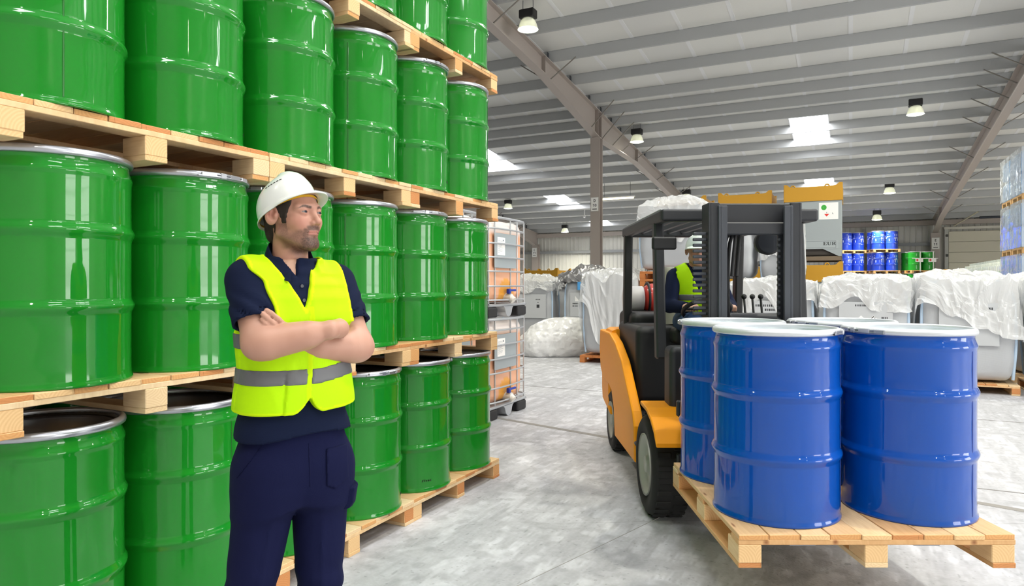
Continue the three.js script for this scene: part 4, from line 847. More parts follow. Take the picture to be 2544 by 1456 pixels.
  const sw = new THREE.TorusGeometry(0.17, 0.016, 10, 36); sw.rotateX(Math.PI / 2 - 0.5); obj('steering_wheel', [move(sw, -0.12, 1.36, -0.4), rod(V(-0.12, 1.36, -0.4), V(-0.12, 1.15, -0.2), 0.02, 10), rod(V(-0.28, 1.37, -0.4), V(0.04, 1.37, -0.4), 0.01, 8)], fblack, fork);
  for (const x of [0.12, 0.18, 0.24]) obj('control_lever', [rod(V(x, 1.25, -0.25), V(x, 1.45, -0.3), 0.008, 6), move(new THREE.SphereGeometry(0.02, 10, 8), x, 1.46, -0.3)], fblack, fork);
  // gas bottle across the back
  const gas = obj('gas_bottle', (() => { const g = lathe([[0.001, -0.36], [0.08, -0.35], [0.13, -0.31], [0.145, -0.26], [0.145, 0.16], [0.13, 0.21], [0.1, 0.235], [0.001, 0.24]], 32); g.rotateZ(Math.PI / 2); return move(g, -0.06, 1.41, -1.9); })(), phys(0xd4392f, 0.35, { clearcoat: 0.5 }), fork);
  obj('bottle_collar', (() => { const g = lathe([[0.07, 0.24], [0.115, 0.24], [0.12, 0.25], [0.12, 0.41], [0.11, 0.42], [0.08, 0.41], [0.08, 0.25]], 28); g.rotateZ(Math.PI / 2); return move(g, -0.06, 1.41, -1.9); })(), std(0xd8d4d6, 0.5), gas);
  for (const x of [-0.3, 0.1]) obj('bottle_strap', (() => { const g = new THREE.TorusGeometry(0.15, 0.012, 6, 32); g.rotateY(Math.PI / 2); return move(g, x - 0.06 + 0.1, 1.41, -1.9); })(), fblack, gas);
  // roof guard
  const P = 0.5, H = 2.02;
  for (const s of [-1, 1]) {
    const f = cbox(0.07, 1.0, 0.09, 0.012); f.rotateX(-0.1); obj('front_post', move(f, s * P, 1.52, -0.26), fdark, fork);
    const r = cbox(0.07, 0.98, 0.1, 0.012); r.rotateX(0.06); obj('rear_post', move(r, s * P, 1.53, -1.58), fblack, fork);
    obj('roof_rail', rbox(0.075, 0.085, 1.62, 0.02, s * P, H, -0.85), fdark, fork);
    obj('rail_cap', bx(0.05, 0.008, 1.5, s * P, H + 0.046, -0.85, 0.002), std(0xc3c6cb, 0.3, { metalness: 0.3 }), fork);
  }
  for (const z of [-0.06, -1.64]) obj('roof_beam', rbox(1.07, 0.085, 0.08, 0.02, 0, H, z), fdark, fork);
  for (let i = 0; i < 7; i++) obj('roof_bar', bx(0.022, 0.05, 1.56, -0.36 + i * 0.12, H + 0.012, -0.85, 0.005), fgrey, fork);
  // lamps and mirror on the guard
  for (const s of [1]) {
    const l = obj('work_lamp', (() => { const g = lathe([[0.001, -0.06], [0.05, -0.055], [0.078, -0.02], [0.085, 0.03], [0.085, 0.045], [0.001, 0.05]], 24); g.rotateX(Math.PI / 2); return move(g, 0.16, 1.83, 0.02); })(), fblack, fork);
    obj('lamp_lens', (() => { const g = new THREE.CircleGeometry(0.072, 24); return move(g, 0.16, 1.83, 0.073); })(), phys(0x3c3f45, 0.1, { clearcoat: 1 }), l);
  }
  obj('mirror', rbox(0.16, 0.085, 0.05, 0.015, -0.545, 1.82, 0.1), fblack, fork);
  // mast: outer and inner channels, cross members, lift cylinders, chains, hoses
  const mx = -0.03, ch = (x, w, d, z, h0, h1) => { const s = Math.sign(x); return [bx(0.02, h1 - h0, d, x + s * w / 2, (h0 + h1) / 2, z, 0.003), bx(w, h1 - h0, 0.02, x, (h0 + h1) / 2, z - d / 2 + 0.01, 0.003), bx(w, h1 - h0, 0.02, x, (h0 + h1) / 2, z + d / 2 - 0.01, 0.003)]; };
  for (const s of [-1, 1]) {
    obj('outer_upright', ch(s * 0.252, 0.06, 0.15, 0.27, 0.12, 2.06).map((g) => move(g, mx, 0, 0)), fdark, fork);
    obj('inner_upright', ch(s * 0.2, 0.045, 0.12, 0.3, 0.16, 2.04).map((g) => move(g, mx, 0, 0)), fgrey, fork);
    obj('lift_cylinder', [rod(V(mx + s * 0.24, 0.2, 0.16), V(mx + s * 0.24, 1.5, 0.16), 0.03, 16), rod(V(mx + s * 0.24, 1.5, 0.16), V(mx + s * 0.24, 1.94, 0.16), 0.02, 14)], s < 0 ? fdark : fblack, fork);
    const c = []; for (let y = 0.5; y < 1.9; y += 0.036) c.push(bx(s < 0 ? 0.085 : 0.02, 0.02, 0.022, mx + (s < 0 ? -0.335 : 0.165), y, 0.3, 0.004)); obj('lift_chain', c, fgrey, fork);
    const t = obj('tilt_cylinder', rod(V(s * 0.4, 0.62, -0.3), V(mx + s * 0.34, 0.75, 0.2), 0.035, 14), fdark, fork);
  }
  for (const [y, h, z] of [[2.0, 0.13, 0.24], [1.9, 0.08, 0.3], [0.5, 0.14, 0.24]]) obj('mast_crossbar', bx(0.56, h, 0.05, mx, y, z, 0.008), fdark, fork);
  obj('hydraulic_hose', [0, 1].map((k) => tube([V(mx - 0.15 + k * 0.03, 0.5, 0.2), V(mx - 0.15 + k * 0.03, 1.2, 0.2), V(mx - 0.14 + k * 0.03, 1.85, 0.22), V(mx - 0.1 + k * 0.03, 1.93, 0.26), V(mx - 0.13 + k * 0.03, 1.6, 0.3)], 0.012, 8)), fblack, fork);
  // carriage, backrest, forks
  obj('carriage', [bx(1.0, 0.1, 0.04, mx, 0.78, 0.38, 0.008), bx(1.0, 0.1, 0.04, mx, 0.45, 0.38, 0.008), bx(0.05, 0.42, 0.05, mx - 0.3, 0.62, 0.36, 0.006), bx(0.05, 0.42, 0.05, mx + 0.3, 0.62, 0.36, 0.006)], fdark, fork);
  for (const s of [-1, 1]) obj('fork_arm', [bx(0.12, 0.6, 0.045, mx + 0.045 + s * 0.275, 0.66, 0.4225, 0.008), (() => { const g = prism([[0.4, 0.36], [1.3, 0.375], [1.58, 0.388], [1.58, 0.4], [0.4, 0.405]].map(([z, y]) => [-z, y]), 0.12, 0.004); return move(side(g), mx + 0.045 + s * 0.275, 0.002, 0); })()], steel, fork);
}
// the load: pallet and four blue drums
const LIFT = 0.346 - 0.024;
{
  const p = ahead(1.58, 3.545), t = makePallet('wooden_pallet', 'pale wooden pallet lifted on the forks under the big blue drums', 'pallet', 555);
  t.position.set(p.x, LIFT, p.z); t.rotation.y = YAW + Math.PI / 2;
  let proto;
  for (const [R, F, label] of [[1.275, 3.3, 'big blue drum at the front of the forklift load, nearer the standing man'], [1.925, 3.32, 'big blue drum at the front of the forklift load, nearer the edge of the view'], [1.262, 3.91, 'blue drum at the back of the load, close to the front wheel of the forklift'], [1.9, 3.93, 'blue drum at the back of the load, hidden behind the front drum']]) {
    const q = ahead(R, F, LIFT + PAL_H);
    if (!proto) {
      proto = thing('steel_drum', label, 'drum', [q.x, q.y, q.z], 0, 'blue drums on the forklift');
      obj('drum_body', drumGeo, BLUE_LOAD, proto); obj('weld_seam', seamGeo, std(0x0a3690, 0.4), proto); obj('lid', lidGeo, phys(0xc9d2da, 0.35, { metalness: 0.3 }), proto);
      const r = obj('clamp_ring', ringGeo, whiteRing, proto); obj('ring_latch', boltGeo, zinc, r);
    } else { const d = dup(proto, [q.x, q.y, q.z], 0, label); d.children[1].rotation.y = R * 3; d.children[3].children[0].rotation.y = 2 + R; }
  }
}
// ---------------------------------------------------------------- people
const skinMat = phys(0xffffff, 0.48, { vertexColors: true, clearcoat: 0.08, clearcoatRoughness: 0.4 });
const weave = pixTex(128, 128, (u, v) => { const n = 0.5 + 0.25 * Math.sin(u * 6.283 * 32) + 0.25 * Math.sin(v * 6.283 * 32); return [n, n, n]; }, false);
const cloth = (c, r = 0.85, k = 0.0003) => phys(c, r, { specularIntensity: 0.35, bumpMap: scaled(weave, 1 / 0.05), bumpScale: k });
const navyShirt = cloth(0x0d1733), navyTrouser = cloth(0x0c1136, 0.85), hivis = phys(0xffffff, 0.7, { specularIntensity: 0.4, vertexColors: true, bumpMap: scaled(weave, 1 / 0.08), bumpScale: 0.0003 }), bandMat = std(0x66676b, 0.5, { metalness: 0.1 });
const helmetMat = phys(0xe6e8e6, 0.28, { clearcoat: 0.8, clearcoatRoughness: 0.08 }), hairMat = std(0x241811, 0.75), bootMat = std(0x1d1b19, 0.6);
const LIME = [0.47, 0.84, 0.0], LIME_EDGE = [0.62, 0.92, 0.0];

// head in its own frame: eyes at y = 0, face towards +z, the wearer's left at +x
function headSDF(x, y, z, fine = true) {
  const ax = Math.abs(x);
  let d = ellipsoid(x, y, z, [0, 0.026, -0.014], [0.074, 0.089, 0.094]);
  d = smin(d, ellipsoid(x, y, z, [0, -0.042, 0.026], [0.057, 0.078, 0.068]), 0.03);
  d = smin(d, capsule(ax, y, z, [0.05, -0.066, -0.004], [0.02, -0.104, 0.062], 0.018, 0.017), 0.022);
  d = smin(d, ellipsoid(x, y, z, [0, -0.106, 0.07], [0.026, 0.02, 0.022]), 0.02);
  d = smin(d, ellipsoid(ax, y, z, [0.037, -0.03, 0.054], [0.024, 0.024, 0.025]), 0.022);
  d = smin(d, capsule(ax, y, z, [0.0, 0.0165, 0.0845], [0.045, 0.0145, 0.0655], 0.0125, 0.0115), 0.015);
  d = smax(d, -ellipsoid(ax, y, z, [0.033, -0.002, 0.099], [0.021, 0.014, 0.019]), 0.014);
  d = smin(d, capsule(x, y, z, [0, 0.008, 0.079], [0, -0.03, 0.104], 0.008, 0.0095), 0.013);
  d = smin(d, ellipsoid(x, y, z, [0, -0.034, 0.105], [0.0105, 0.009, 0.0115]), 0.008);
  d = smin(d, ellipsoid(ax, y, z, [0.0125, -0.0375, 0.093], [0.0075, 0.0075, 0.0105]), 0.006);
  if (fine) {
    d = smax(d, -ellipsoid(ax, y, z, [0.0062, -0.0445, 0.098], [0.0035, 0.0035, 0.0055]), 0.003);
    // lids round the eyeball with an almond opening
    const ex = ax - 0.0325, ball = Math.hypot(ex, y + 0.001, z - 0.0735) - 0.0142;
    d = smin(d, ball, 0.006);
    const k = clamp(1 - (ex / 0.0138) ** 2), open = Math.max((y < -0.001 ? Math.abs(y + 0.001) - 0.0034 * k : Math.abs(y + 0.001) - 0.0036 * k), Math.abs(ex) - 0.0135, 0.076 - z);
    d = smax(d, -open, 0.0012);
    // lips and the line between them
    d = smin(d, capsule(ax, y, z, [0, -0.0625, 0.0905], [0.023, -0.067, 0.077], 0.0055, 0.003), 0.007);
    d = smin(d, capsule(ax, y, z, [0, -0.0735, 0.0885], [0.02, -0.0695, 0.077], 0.006, 0.003), 0.007);
    d = smax(d, -capsule(ax, y, z, [0, -0.0678, 0.0975], [0.025, -0.0686, 0.081], 0.0015, 0.0015), 0.002);
    // ears
    let e = ellipsoid(ax - 0.08 + (z + 0.012) * 0.35, y + (z + 0.012) * -0.15, z, [0, -0.008, -0.014], [0.0085, 0.033, 0.0215]);
    e = smax(e, -ellipsoid(ax - 0.08 + (z + 0.012) * 0.35, y, z, [0.0095, -0.005, -0.0095], [0.0105, 0.0225, 0.0135]), 0.003);
    e = smin(e, capsule(ax - 0.08 + (z + 0.012) * 0.35, y, z, [0.003, 0.012, -0.014], [0.002, -0.016, -0.017], 0.0032, 0.0032), 0.003);
    e = smin(e, ellipsoid(ax, y, z, [0.079, -0.012, -0.0], [0.005, 0.009, 0.006]), 0.004);
    d = smin(d, e, 0.007);
  }
  return d;
}
const neckSDF = (x, y, z) => smin(capsule(x, y, z, [0, -0.05, -0.03], [0, -0.24, -0.05], 0.055, 0.06), capsule(Math.abs(x), y, z, [0.05, -0.06, -0.01], [0.015, -0.2, 0.005], 0.015, 0.014), 0.03);
function skinColor(x, y, z, beard) {                          // stubble, brows and lips are the face's own colour
  let c = [0.49, 0.245, 0.178];
  const ax = Math.abs(x), n = noise(x * 420, y * 420, z * 420), m = noise(x * 60, y * 60, z * 60);
  const blush = smooth(0.04, 0.0, Math.hypot(ax - 0.045, y + 0.035, (z - 0.075) * 0.6)) * 0.35 + smooth(0.016, 0, Math.hypot(x, y + 0.042, z - 0.115)) * 0.35 + smooth(0.03, 0.01, Math.hypot(ax - 0.082, y, z + 0.012)) * 0.4;
  c = [c[0] + 0.03 * blush, c[1] - 0.07 * blush, c[2] - 0.045 * blush];
  if (beard) {
    const jaw = smooth(-0.048, -0.07, y + 0.012 * m - (z < 0.03 ? 0.028 : 0)) * smooth(-0.125, -0.112, y) * smooth(-0.02, 0.01, z);
    const must = smooth(0.012, 0.004, Math.abs(y + 0.0535)) * smooth(0.034, 0.024, ax) * smooth(0.066, 0.076, z);
    const goat = smooth(0.056, 0.03, ax) * smooth(-0.076, -0.086, y) * smooth(0.025, 0.05, z), corner = smooth(0.012, 0.005, Math.abs(ax - 0.0285)) * smooth(-0.05, -0.058, y) * smooth(0.06, 0.072, z);
    const under = smooth(-0.1, -0.112, y) * smooth(0.0, 0.03, z) * smooth(-0.145, -0.125, y);
    const b = clamp(Math.max(jaw * 0.62, must * 0.88, goat * 1.0, corner * 0.8, under * 0.85)) * clamp(0.88 + 0.2 * n);
    c = c.map((v, i) => mix(v, [0.05, 0.025, 0.017][i], b));
    const lip = smooth(0.0085, 0.006, Math.abs(y + 0.068)) * smooth(0.023, 0.018, ax) * smooth(0.078, 0.084, z);
    c = c.map((v, i) => mix(v, [0.46, 0.18, 0.14][i], lip * 0.85));
  }
  const by = 0.0135 + 0.004 * smooth(0.012, 0.034, ax) - 0.008 * smooth(0.036, 0.058, ax), brow = smooth(0.0052, 0.003, Math.abs(y - by) + 0.0022 * smooth(0.03, 0.058, ax)) * smooth(0.01, 0.016, ax) * smooth(0.06, 0.045, ax) * smooth(0.055, 0.065, z);
  c = c.map((v, i) => mix(v, [0.05, 0.028, 0.018][i], brow * clamp(0.86 + 0.16 * n)));
  return c.map((v) => v * (1 + 0.03 * m));
}
// hard hat in the head's frame: shell with a rolled rim and a peak in front
function hardHat(parent, mat = helmetMat, detail = true) {
  const nu = 96, prof = [], pos = [], idx = [];
  for (let i = 0; i <= 22; i++) { const a = i / 22 * Math.PI / 2; prof.push([Math.sin(a), Math.cos(a), 0]); }
  const outer = prof.length, nv = outer + 6 + outer;
  const P = (i, th) => {
    const s = Math.sin(th), c = Math.cos(th), front = clamp(c), peak = Math.pow(clamp((c - 0.25) / 0.75), 1.1);   // th = 0 is the front
    const rx = 0.089, rz = c > 0 ? 0.107 : 0.111, h = 0.099, y0 = 0.034 - 0.022 * (1 - c) * 0.5 + 0.004 * peak;
    const rim = 0.006 + 0.036 * peak;
    let r, y, e;
    const dome = (k, inset) => { const a = k / (outer - 1) * Math.PI / 2; r = Math.pow(Math.sin(a), 0.86); const ridge_ = 0.005 * smooth(0.33, 0.2, Math.abs(s) * r) * smooth(1.0, 0.75, r); y = y0 + h * Math.pow(Math.cos(a), 0.9) + ridge_ - inset; return [s * rx * r * (1 - inset * 7), y, c * rz * r * (1 - inset * 7) - 0.012]; };
    if (i < outer) return dome(i, 0);
    const k = i - outer;
    if (k < 6) {
      const lip = [[0.004, -0.004], [0.6, -0.012], [1, -0.016], [1.02, -0.0195], [0.98, -0.0225], [0.1, -0.013]][k], R = rim * lip[0];
      return [s * (rx + R), y0 + lip[1] - 0.004 * peak * lip[0], c * (rz + R) - 0.012];
    }
    return dome(outer - 1 - (k - 6), 0.004);
  };
  for (let i = 0; i < nv; i++) for (let j = 0; j < nu; j++) pos.push(...P(i, j / nu * Math.PI * 2));
  for (let i = 0; i < nv - 1; i++) for (let j = 0; j < nu; j++) { const a = i * nu + j, b = i * nu + (j + 1) % nu, c = a + nu, d = b + nu; idx.push(a, c, b, b, c, d); }
  const g = new THREE.BufferGeometry(); g.setAttribute('position', new THREE.Float32BufferAttribute(pos, 3)); g.setIndex(idx); g.computeVertexNormals();
  g.setAttribute('uv', new THREE.Float32BufferAttribute(new Float32Array(pos.length / 3 * 2), 2));
  const hat = obj('hard_hat', g, mat, parent);
  if (!detail) return hat;
  const band = (k, y, r, h) => { const q = []; for (let j = 0; j <= 72; j++) { const th = j / 72 * 6.2832; q.push(V(Math.sin(th) * 0.09 * r, y - 0.011 * (1 - Math.cos(th)), Math.cos(th) * (Math.cos(th) > 0 ? 0.11 : 0.112) * r - 0.012)); } return q; };
  obj('sweatband', (() => { const pts = band(0, 0.025, 0.965); const pp = [], ii = []; pts.forEach((p) => pp.push(p.x, p.y, p.z, p.x, p.y - 0.008, p.z)); for (let j = 0; j < pts.length - 1; j++) ii.push(j * 2, j * 2 + 1, j * 2 + 2, j * 2 + 1, j * 2 + 3, j * 2 + 2); const b = new THREE.BufferGeometry(); b.setAttribute('position', new THREE.Float32BufferAttribute(pp, 3)); b.setIndex(ii); b.computeVertexNormals(); return b; })(), std(0xd9a514, 0.6, { side: THREE.DoubleSide }), hat);
  for (let k = 0; k < 6; k++) {
    const th = -1.52 + k * 0.125, [x, y, z] = P(13, th), [x2, y2, z2] = P(13, th + 0.05), n = V(x * 1.2, 0.075, z + 0.012).normalize(), tg = V(x2 - x, y2 - y, z2 - z).normalize();
    const m = new THREE.Matrix4().makeBasis(tg, n, tg.clone().cross(n).normalize()); m.setPosition(x, y, z);
    obj('vent_slot', cbox(0.0085, 0.003, 0.0035, 0.001).applyMatrix4(m), std(0x3a3a38, 0.7), hat);
  }
  return hat;
}
const place = (yaw, pitch, roll, p) => { const m = new THREE.Matrix4().makeRotationFromEuler(new THREE.Euler(pitch, yaw, roll, 'YXZ')); m.setPosition(p); return m; };

// ---- the standing man: person frame, +z towards the camera, +x to the right of the picture
const MAN = ahead(-0.708, 2.27), man = thing('person', 'man standing with crossed arms in white hard hat, lime safety vest and navy clothes', 'person', [MAN.x, 0, MAN.z], YAW + 0.302);
{
  const RS = [-0.152, 1.562, 0.07], RE = [-0.12, 1.37, 0.165], RWr = [0.09, 1.409, 0.188], LS = [0.116, 1.552, -0.07], LE = [0.192, 1.34, 0.02], LW = [-0.025, 1.362, 0.122];
  const RH = [-0.096, 0.93, 0.02], RK = [-0.158, 0.52, 0.06], RA = [-0.2, 0.1, 0.02], LH = [0.066, 0.93, -0.03], LK = [0.062, 0.52, 0.02], LA = [0.07, 0.1, -0.03];
  // torso: half width and half depth by height
  const TY = [0.82, 0.9, 0.98, 1.06, 1.15, 1.25, 1.35, 1.44, 1.5, 1.545, 1.58, 1.62], TA = [0.14, 0.158, 0.163, 0.157, 0.15, 0.15, 0.157, 0.165, 0.163, 0.145, 0.105, 0.06], TB = [0.1, 0.115, 0.122, 0.115, 0.11, 0.112, 0.118, 0.12, 0.112, 0.098, 0.08, 0.06];
  const lerpT = (T, y) => { if (y <= TY[0]) return T[0]; for (let i = 1; i < TY.length; i++) if (y < TY[i]) { const t = (y - TY[i - 1]) / (TY[i] - TY[i - 1]); return mix(T[i - 1], T[i], t * t * (3 - 2 * t)); } return T[T.length - 1]; };
  const beta = (y) => mix(0.22, 0.46, smooth(0.95, 1.45, y));
  const toBody = (x, y, z) => { const b = beta(y), X = x + 0.02, Z = z; return [X * Math.cos(b) - Z * Math.sin(b), X * Math.sin(b) + Z * Math.cos(b)]; };
  const torso = (x, y, z, o = 0) => {
    const [bx_, bz] = toBody(x, y, z), a = lerpT(TA, y) + o, b = lerpT(TB, y) + o, k = Math.pow(Math.pow(Math.abs(bx_) / a, 2.5) + Math.pow(Math.abs(bz) / b, 2.5), 0.4);
    return Math.max((k - 1) * Math.min(a, b) * 0.85, y - 1.635, 0.84 - y);
  };
  const upArmR = (x, y, z, o = 0) => capsule(x, y, z, RS, RE, 0.058 + o, 0.046 + o), upArmL = (x, y, z, o = 0) => capsule(x, y, z, LS, LE, 0.056 + o, 0.046 + o);
  const traps = (x, y, z, o = 0) => smin(capsule(x, y, z, [-0.04, 1.6, -0.01], RS, 0.038 + o, 0.05 + o), capsule(x, y, z, [-0.01, 1.595, -0.03], LS, 0.038 + o, 0.05 + o), 0.03);
  const legR = (x, y, z, o = 0) => Math.min(capsule(x, y, z, RH, RK, 0.091 + o, 0.062 + o), capsule(x, y, z, RK, RA, 0.062 + o, 0.036 + o)), legL = (x, y, z, o = 0) => Math.min(capsule(x, y, z, LH, LK, 0.09 + o, 0.06 + o), capsule(x, y, z, LK, LA, 0.06 + o, 0.036 + o));
  // head placed on the neck, turned to the right of the picture
  const HEAD = V(-0.02, 1.784, 0.012), HY = 0.8, headM = place(HY, -0.02, 0.02, HEAD), headI = headM.clone().invert(), q = V(0, 0, 0);
  const neck = (x, y, z) => capsule(x, y, z, [-0.03, 1.74, -0.01], [-0.03, 1.57, -0.015], 0.054, 0.06);
  // hands: fingers as chains of short bones
  const finger = (x, y, z, chain, r0, r1) => { let d = 1e3; for (let i = 0; i < chain.length - 1; i++) d = smin(d, capsule(x, y, z, chain[i], chain[i + 1], mix(r0, r1, i / (chain.length - 1)), mix(r0, r1, (i + 1) / (chain.length - 1))), 0.003); return d; };
  const handL = (x0_, y0_, z0_) => {
    const y = y0_ + 0.02, z = z0_ + 0.018, x = x0_ - 0.016;
    let d = smin(capsule(x0_, y0_, z0_, LW, [-0.048, 1.405, 0.172], 0.027, 0.026), capsule(x, y, z, [-0.04, 1.392, 0.165], [-0.068, 1.41, 0.188], 0.022, 0.019), 0.02);
    d = smin(d, capsule(x, y, z, [-0.04, 1.415, 0.17], [-0.062, 1.432, 0.19], 0.02, 0.018), 0.02);
    const f = [[[-0.058, 1.442, 0.192], [-0.078, 1.464, 0.203], [-0.098, 1.482, 0.203], [-0.112, 1.492, 0.199]], [[-0.066, 1.428, 0.196], [-0.09, 1.45, 0.208], [-0.111, 1.47, 0.208], [-0.124, 1.482, 0.203]], [[-0.071, 1.413, 0.197], [-0.095, 1.433, 0.209], [-0.114, 1.452, 0.209], [-0.125, 1.464, 0.204]], [[-0.072, 1.397, 0.194], [-0.092, 1.412, 0.205], [-0.105, 1.426, 0.206], [-0.113, 1.436, 0.202]]];
    f.forEach((c, i) => { d = smin(d, finger(x, y, z, c, [0.0092, 0.0094, 0.009, 0.0082][i], [0.0076, 0.0079, 0.0075, 0.0068][i]), 0.0022); });
    return smin(d, finger(x, y, z, [[-0.045, 1.405, 0.165], [-0.036, 1.42, 0.155], [-0.03, 1.434, 0.145]], 0.012, 0.008), 0.01);
  };
  const handR = (x, y, z) => {
    let d = smin(capsule(x, y, z, RWr, [0.124, 1.412, 0.135], 0.027, 0.027), capsule(x, y, z, [0.112, 1.405, 0.15], [0.132, 1.4, 0.11], 0.022, 0.019), 0.02);
    const f = [[1.424, 0.0], [1.41, 0.004], [1.397, 0.003], [1.386, -0.002]];
    f.forEach(([h, e], i) => { d = smin(d, finger(x, y, z, [[0.13, h, 0.115], [0.137 + e, h, 0.085], [0.132 + e, h - 0.004, 0.055], [0.122, h - 0.006, 0.035]], 0.0088, 0.0074), 0.004); });
    return smin(d, finger(x, y, z, [[0.105, 1.424, 0.15], [0.122, 1.43, 0.125], [0.128, 1.43, 0.1]], 0.0115, 0.0085), 0.01);
  };
  const armR = (x, y, z) => {
    let d = smin(upArmR(x, y, z), capsule(x, y, z, RE, RWr, 0.045, 0.028), 0.03);
    d = smin(d, capsule(x, y, z, [-0.085, 1.374, 0.178], [0.02, 1.392, 0.188], 0.05, 0.04), 0.03);            // forearm muscle
    return smin(d, handR(x, y, z), 0.012);
  };
  const armL = (x, y, z) => {
    let d = smin(upArmL(x, y, z), capsule(x, y, z, LE, LW, 0.044, 0.029), 0.03);
    d = smin(d, capsule(x, y, z, [0.165, 1.34, 0.045], [0.06, 1.35, 0.095], 0.049, 0.042), 0.03);
    return smin(d, handL(x, y, z), 0.01);
  };
  const arms = (x, y, z) => Math.min(armR(x, y, z), armL(x, y, z));
  const headAll = (x, y, z) => { q.set(x, y, z).applyMatrix4(headI); return smin(headSDF(q.x, q.y, q.z), neck(x, y, z), 0.022); };
  const headCol = (x, y, z) => { q.set(x, y, z).applyMatrix4(headI); return skinColor(q.x, q.y, q.z, true); };
  const armCol = (x, y, z) => { const n = noise(x * 40, y * 40, z * 40), elbow = Math.max(smooth(0.07, 0.02, Math.hypot(x + 0.11, y - 1.31, z - 0.16)), smooth(0.07, 0.02, Math.hypot(x - 0.22, y - 1.32, z))); const tip = smooth(0.03, 0.0, Math.hypot(x + 0.12, y - 1.475, z - 0.205)); const f = Math.max(elbow, tip * 0.7) * 0.4; return [0.51 * (1 + 0.03 * n), 0.272 * (1 + 0.04 * n) - 0.08 * f, 0.2 * (1 + 0.05 * n) - 0.05 * f]; };
  const flat = (g) => g.toNonIndexed();
  const bodyGeo = mergeGeometries([
    flat(surface(headAll, [-0.15, 1.56, -0.13], [0.12, 1.9, 0.15], 0.0021, headCol)),
    flat(surface(arms, [-0.22, 1.26, -0.15], [0.27, 1.54, 0.27], 0.0036, armCol)),
    flat(surface((x, y, z) => smin(smin(torso(x, y, z, -0.006), traps(x, y, z, -0.01), 0.03), Math.min(legR(x, y, z), legL(x, y, z)), 0.04), [-0.3, 0.04, -0.2], [0.25, 1.66, 0.2], 0.014, () => [0.6, 0.35, 0.25])),
  ]);
  const body = obj('body', bodyGeo, skinMat, man);
  // eyes
  const eyeGeo = new THREE.SphereGeometry(0.0125, 28, 20); eyeGeo.rotateX(Math.PI / 2);
  { const p = eyeGeo.attributes.position, col = new Float32Array(p.count * 3); for (let i = 0; i < p.count; i++) { const r = Math.hypot(p.getX(i), p.getY(i)), f = p.getZ(i) > 0; const c = f && r < 0.0026 ? [0.01, 0.01, 0.012] : f && r < 0.0062 ? [0.03, 0.045, 0.065] : [0.26, 0.23, 0.22]; col.set(c, i * 3); } eyeGeo.setAttribute('color', new THREE.BufferAttribute(col, 3)); }
  const eyeMat = phys(0xffffff, 0.35, { vertexColors: true, specularIntensity: 0.5 });
  for (const s of [-1, 1]) { const e = obj('eye', eyeGeo, eyeMat, man); e.position.set(s * 0.0325, -0.001, 0.0735).applyMatrix4(headM); e.rotation.set(-0.03, HY + 0.12, 0, 'YXZ'); }
  // hair below the hat
  const hairG = surface((x, y, z) => { const ax = Math.abs(x); let d = ellipsoid(x, y, z, [0, 0.025, -0.018], [0.078, 0.092, 0.096]); d = smin(d, ellipsoid(x, y, z, [0, -0.05, -0.068], [0.052, 0.055, 0.035]), 0.02); d += 0.0018 * noise(x * 160, y * 60, z * 160);
    d = Math.min(d, headSDF(x, y, z, false) - 0.0045 + 0.0012 * noise(x * 220, y * 80, z * 220));
    const temple = Math.max(z - 0.038 - 0.01 * smooth(0.0, 0.03, y), -0.004 - y), burn = Math.max(Math.abs(z - 0.022) - 0.0125 + (y < -0.02 ? 0.004 : 0), -0.036 - y, 0.05 - ax);
    const rear = Math.max(z + 0.022, -0.1 - y + Math.max(0, (z + 0.05)) * 1.4);
    const cut = Math.max(d, Math.min(temple, burn, rear), y - 0.06);
    const ear = ellipsoid(ax, y, z, [0.082, -0.01, -0.014], [0.014, 0.034, 0.022]);
    return Math.max(cut, -ear); }, [-0.1, -0.12, -0.13], [0.1, 0.09, 0.09], 0.003);
  hairG.applyMatrix4(headM); obj('hair', hairG, hairMat, man);
  const hat = hardHat(man); headM.decompose(hat.position, hat.quaternion, hat.scale); hat.rotateX(-0.34); hat.translateZ(-0.004); hat.translateY(0.004);
  // ---- clothes
  const fold = (x, y, z, s) => s * (ridge(x * 7 + y * 3, y * 5 - x * 2, z * 7, 2));
  const sleevePlane = (p, e, t, x, y, z) => { const dx = e[0] - p[0], dy = e[1] - p[1], dz = e[2] - p[2], L = Math.hypot(dx, dy, dz); return ((x - p[0]) * dx + (y - p[1]) * dy + (z - p[2]) * dz) / L - t * L; };
  const vNeck = (x, y, z, wTop, yBot, slack = 0) => { const [bx_, bz] = toBody(x, y, z); return Math.max(Math.abs(bx_ + 0.022 + 0.09 * (y - 1.478)) - (y - yBot) * wTop - slack, -bz, yBot - y - 0.002); };
  const shirtSolid = (x, y, z) => {
    let t = smin(torso(x, y, z, 0.009), traps(x, y, z, 0.006), 0.04);
    const flare = 0.012 * smooth(1.2, 1.06, y); t = Math.min(t, 9) - flare;
    t += fold(x, y, z, 0.003);
    t = Math.max(t, 1.064 + 0.012 * Math.sin(x * 14 + 0.6) - y);
    const sr = Math.max(upArmR(x, y, z, 0.016) - 0.006 * smooth(1.48, 1.42, y) + 0.0035 * Math.sin((y * 1.1 + x * 0.8) * 95 + 2 * noise(x * 9, y * 9, z * 9)) * smooth(1.56, 1.48, y), sleevePlane(RS, RE, 0.68, x, y, z), -0.02 - 1);
    const sl = Math.max(upArmL(x, y, z, 0.016) - 0.006 * smooth(1.47, 1.41, y) + 0.003 * Math.sin((y * 1.1 - x * 0.8) * 95 + 2 * noise(x * 9, y * 9, z * 9)) * smooth(1.56, 1.48, y), sleevePlane(LS, LE, 0.66, x, y, z));
    let d = smin(t, Math.min(sr, sl), 0.025);
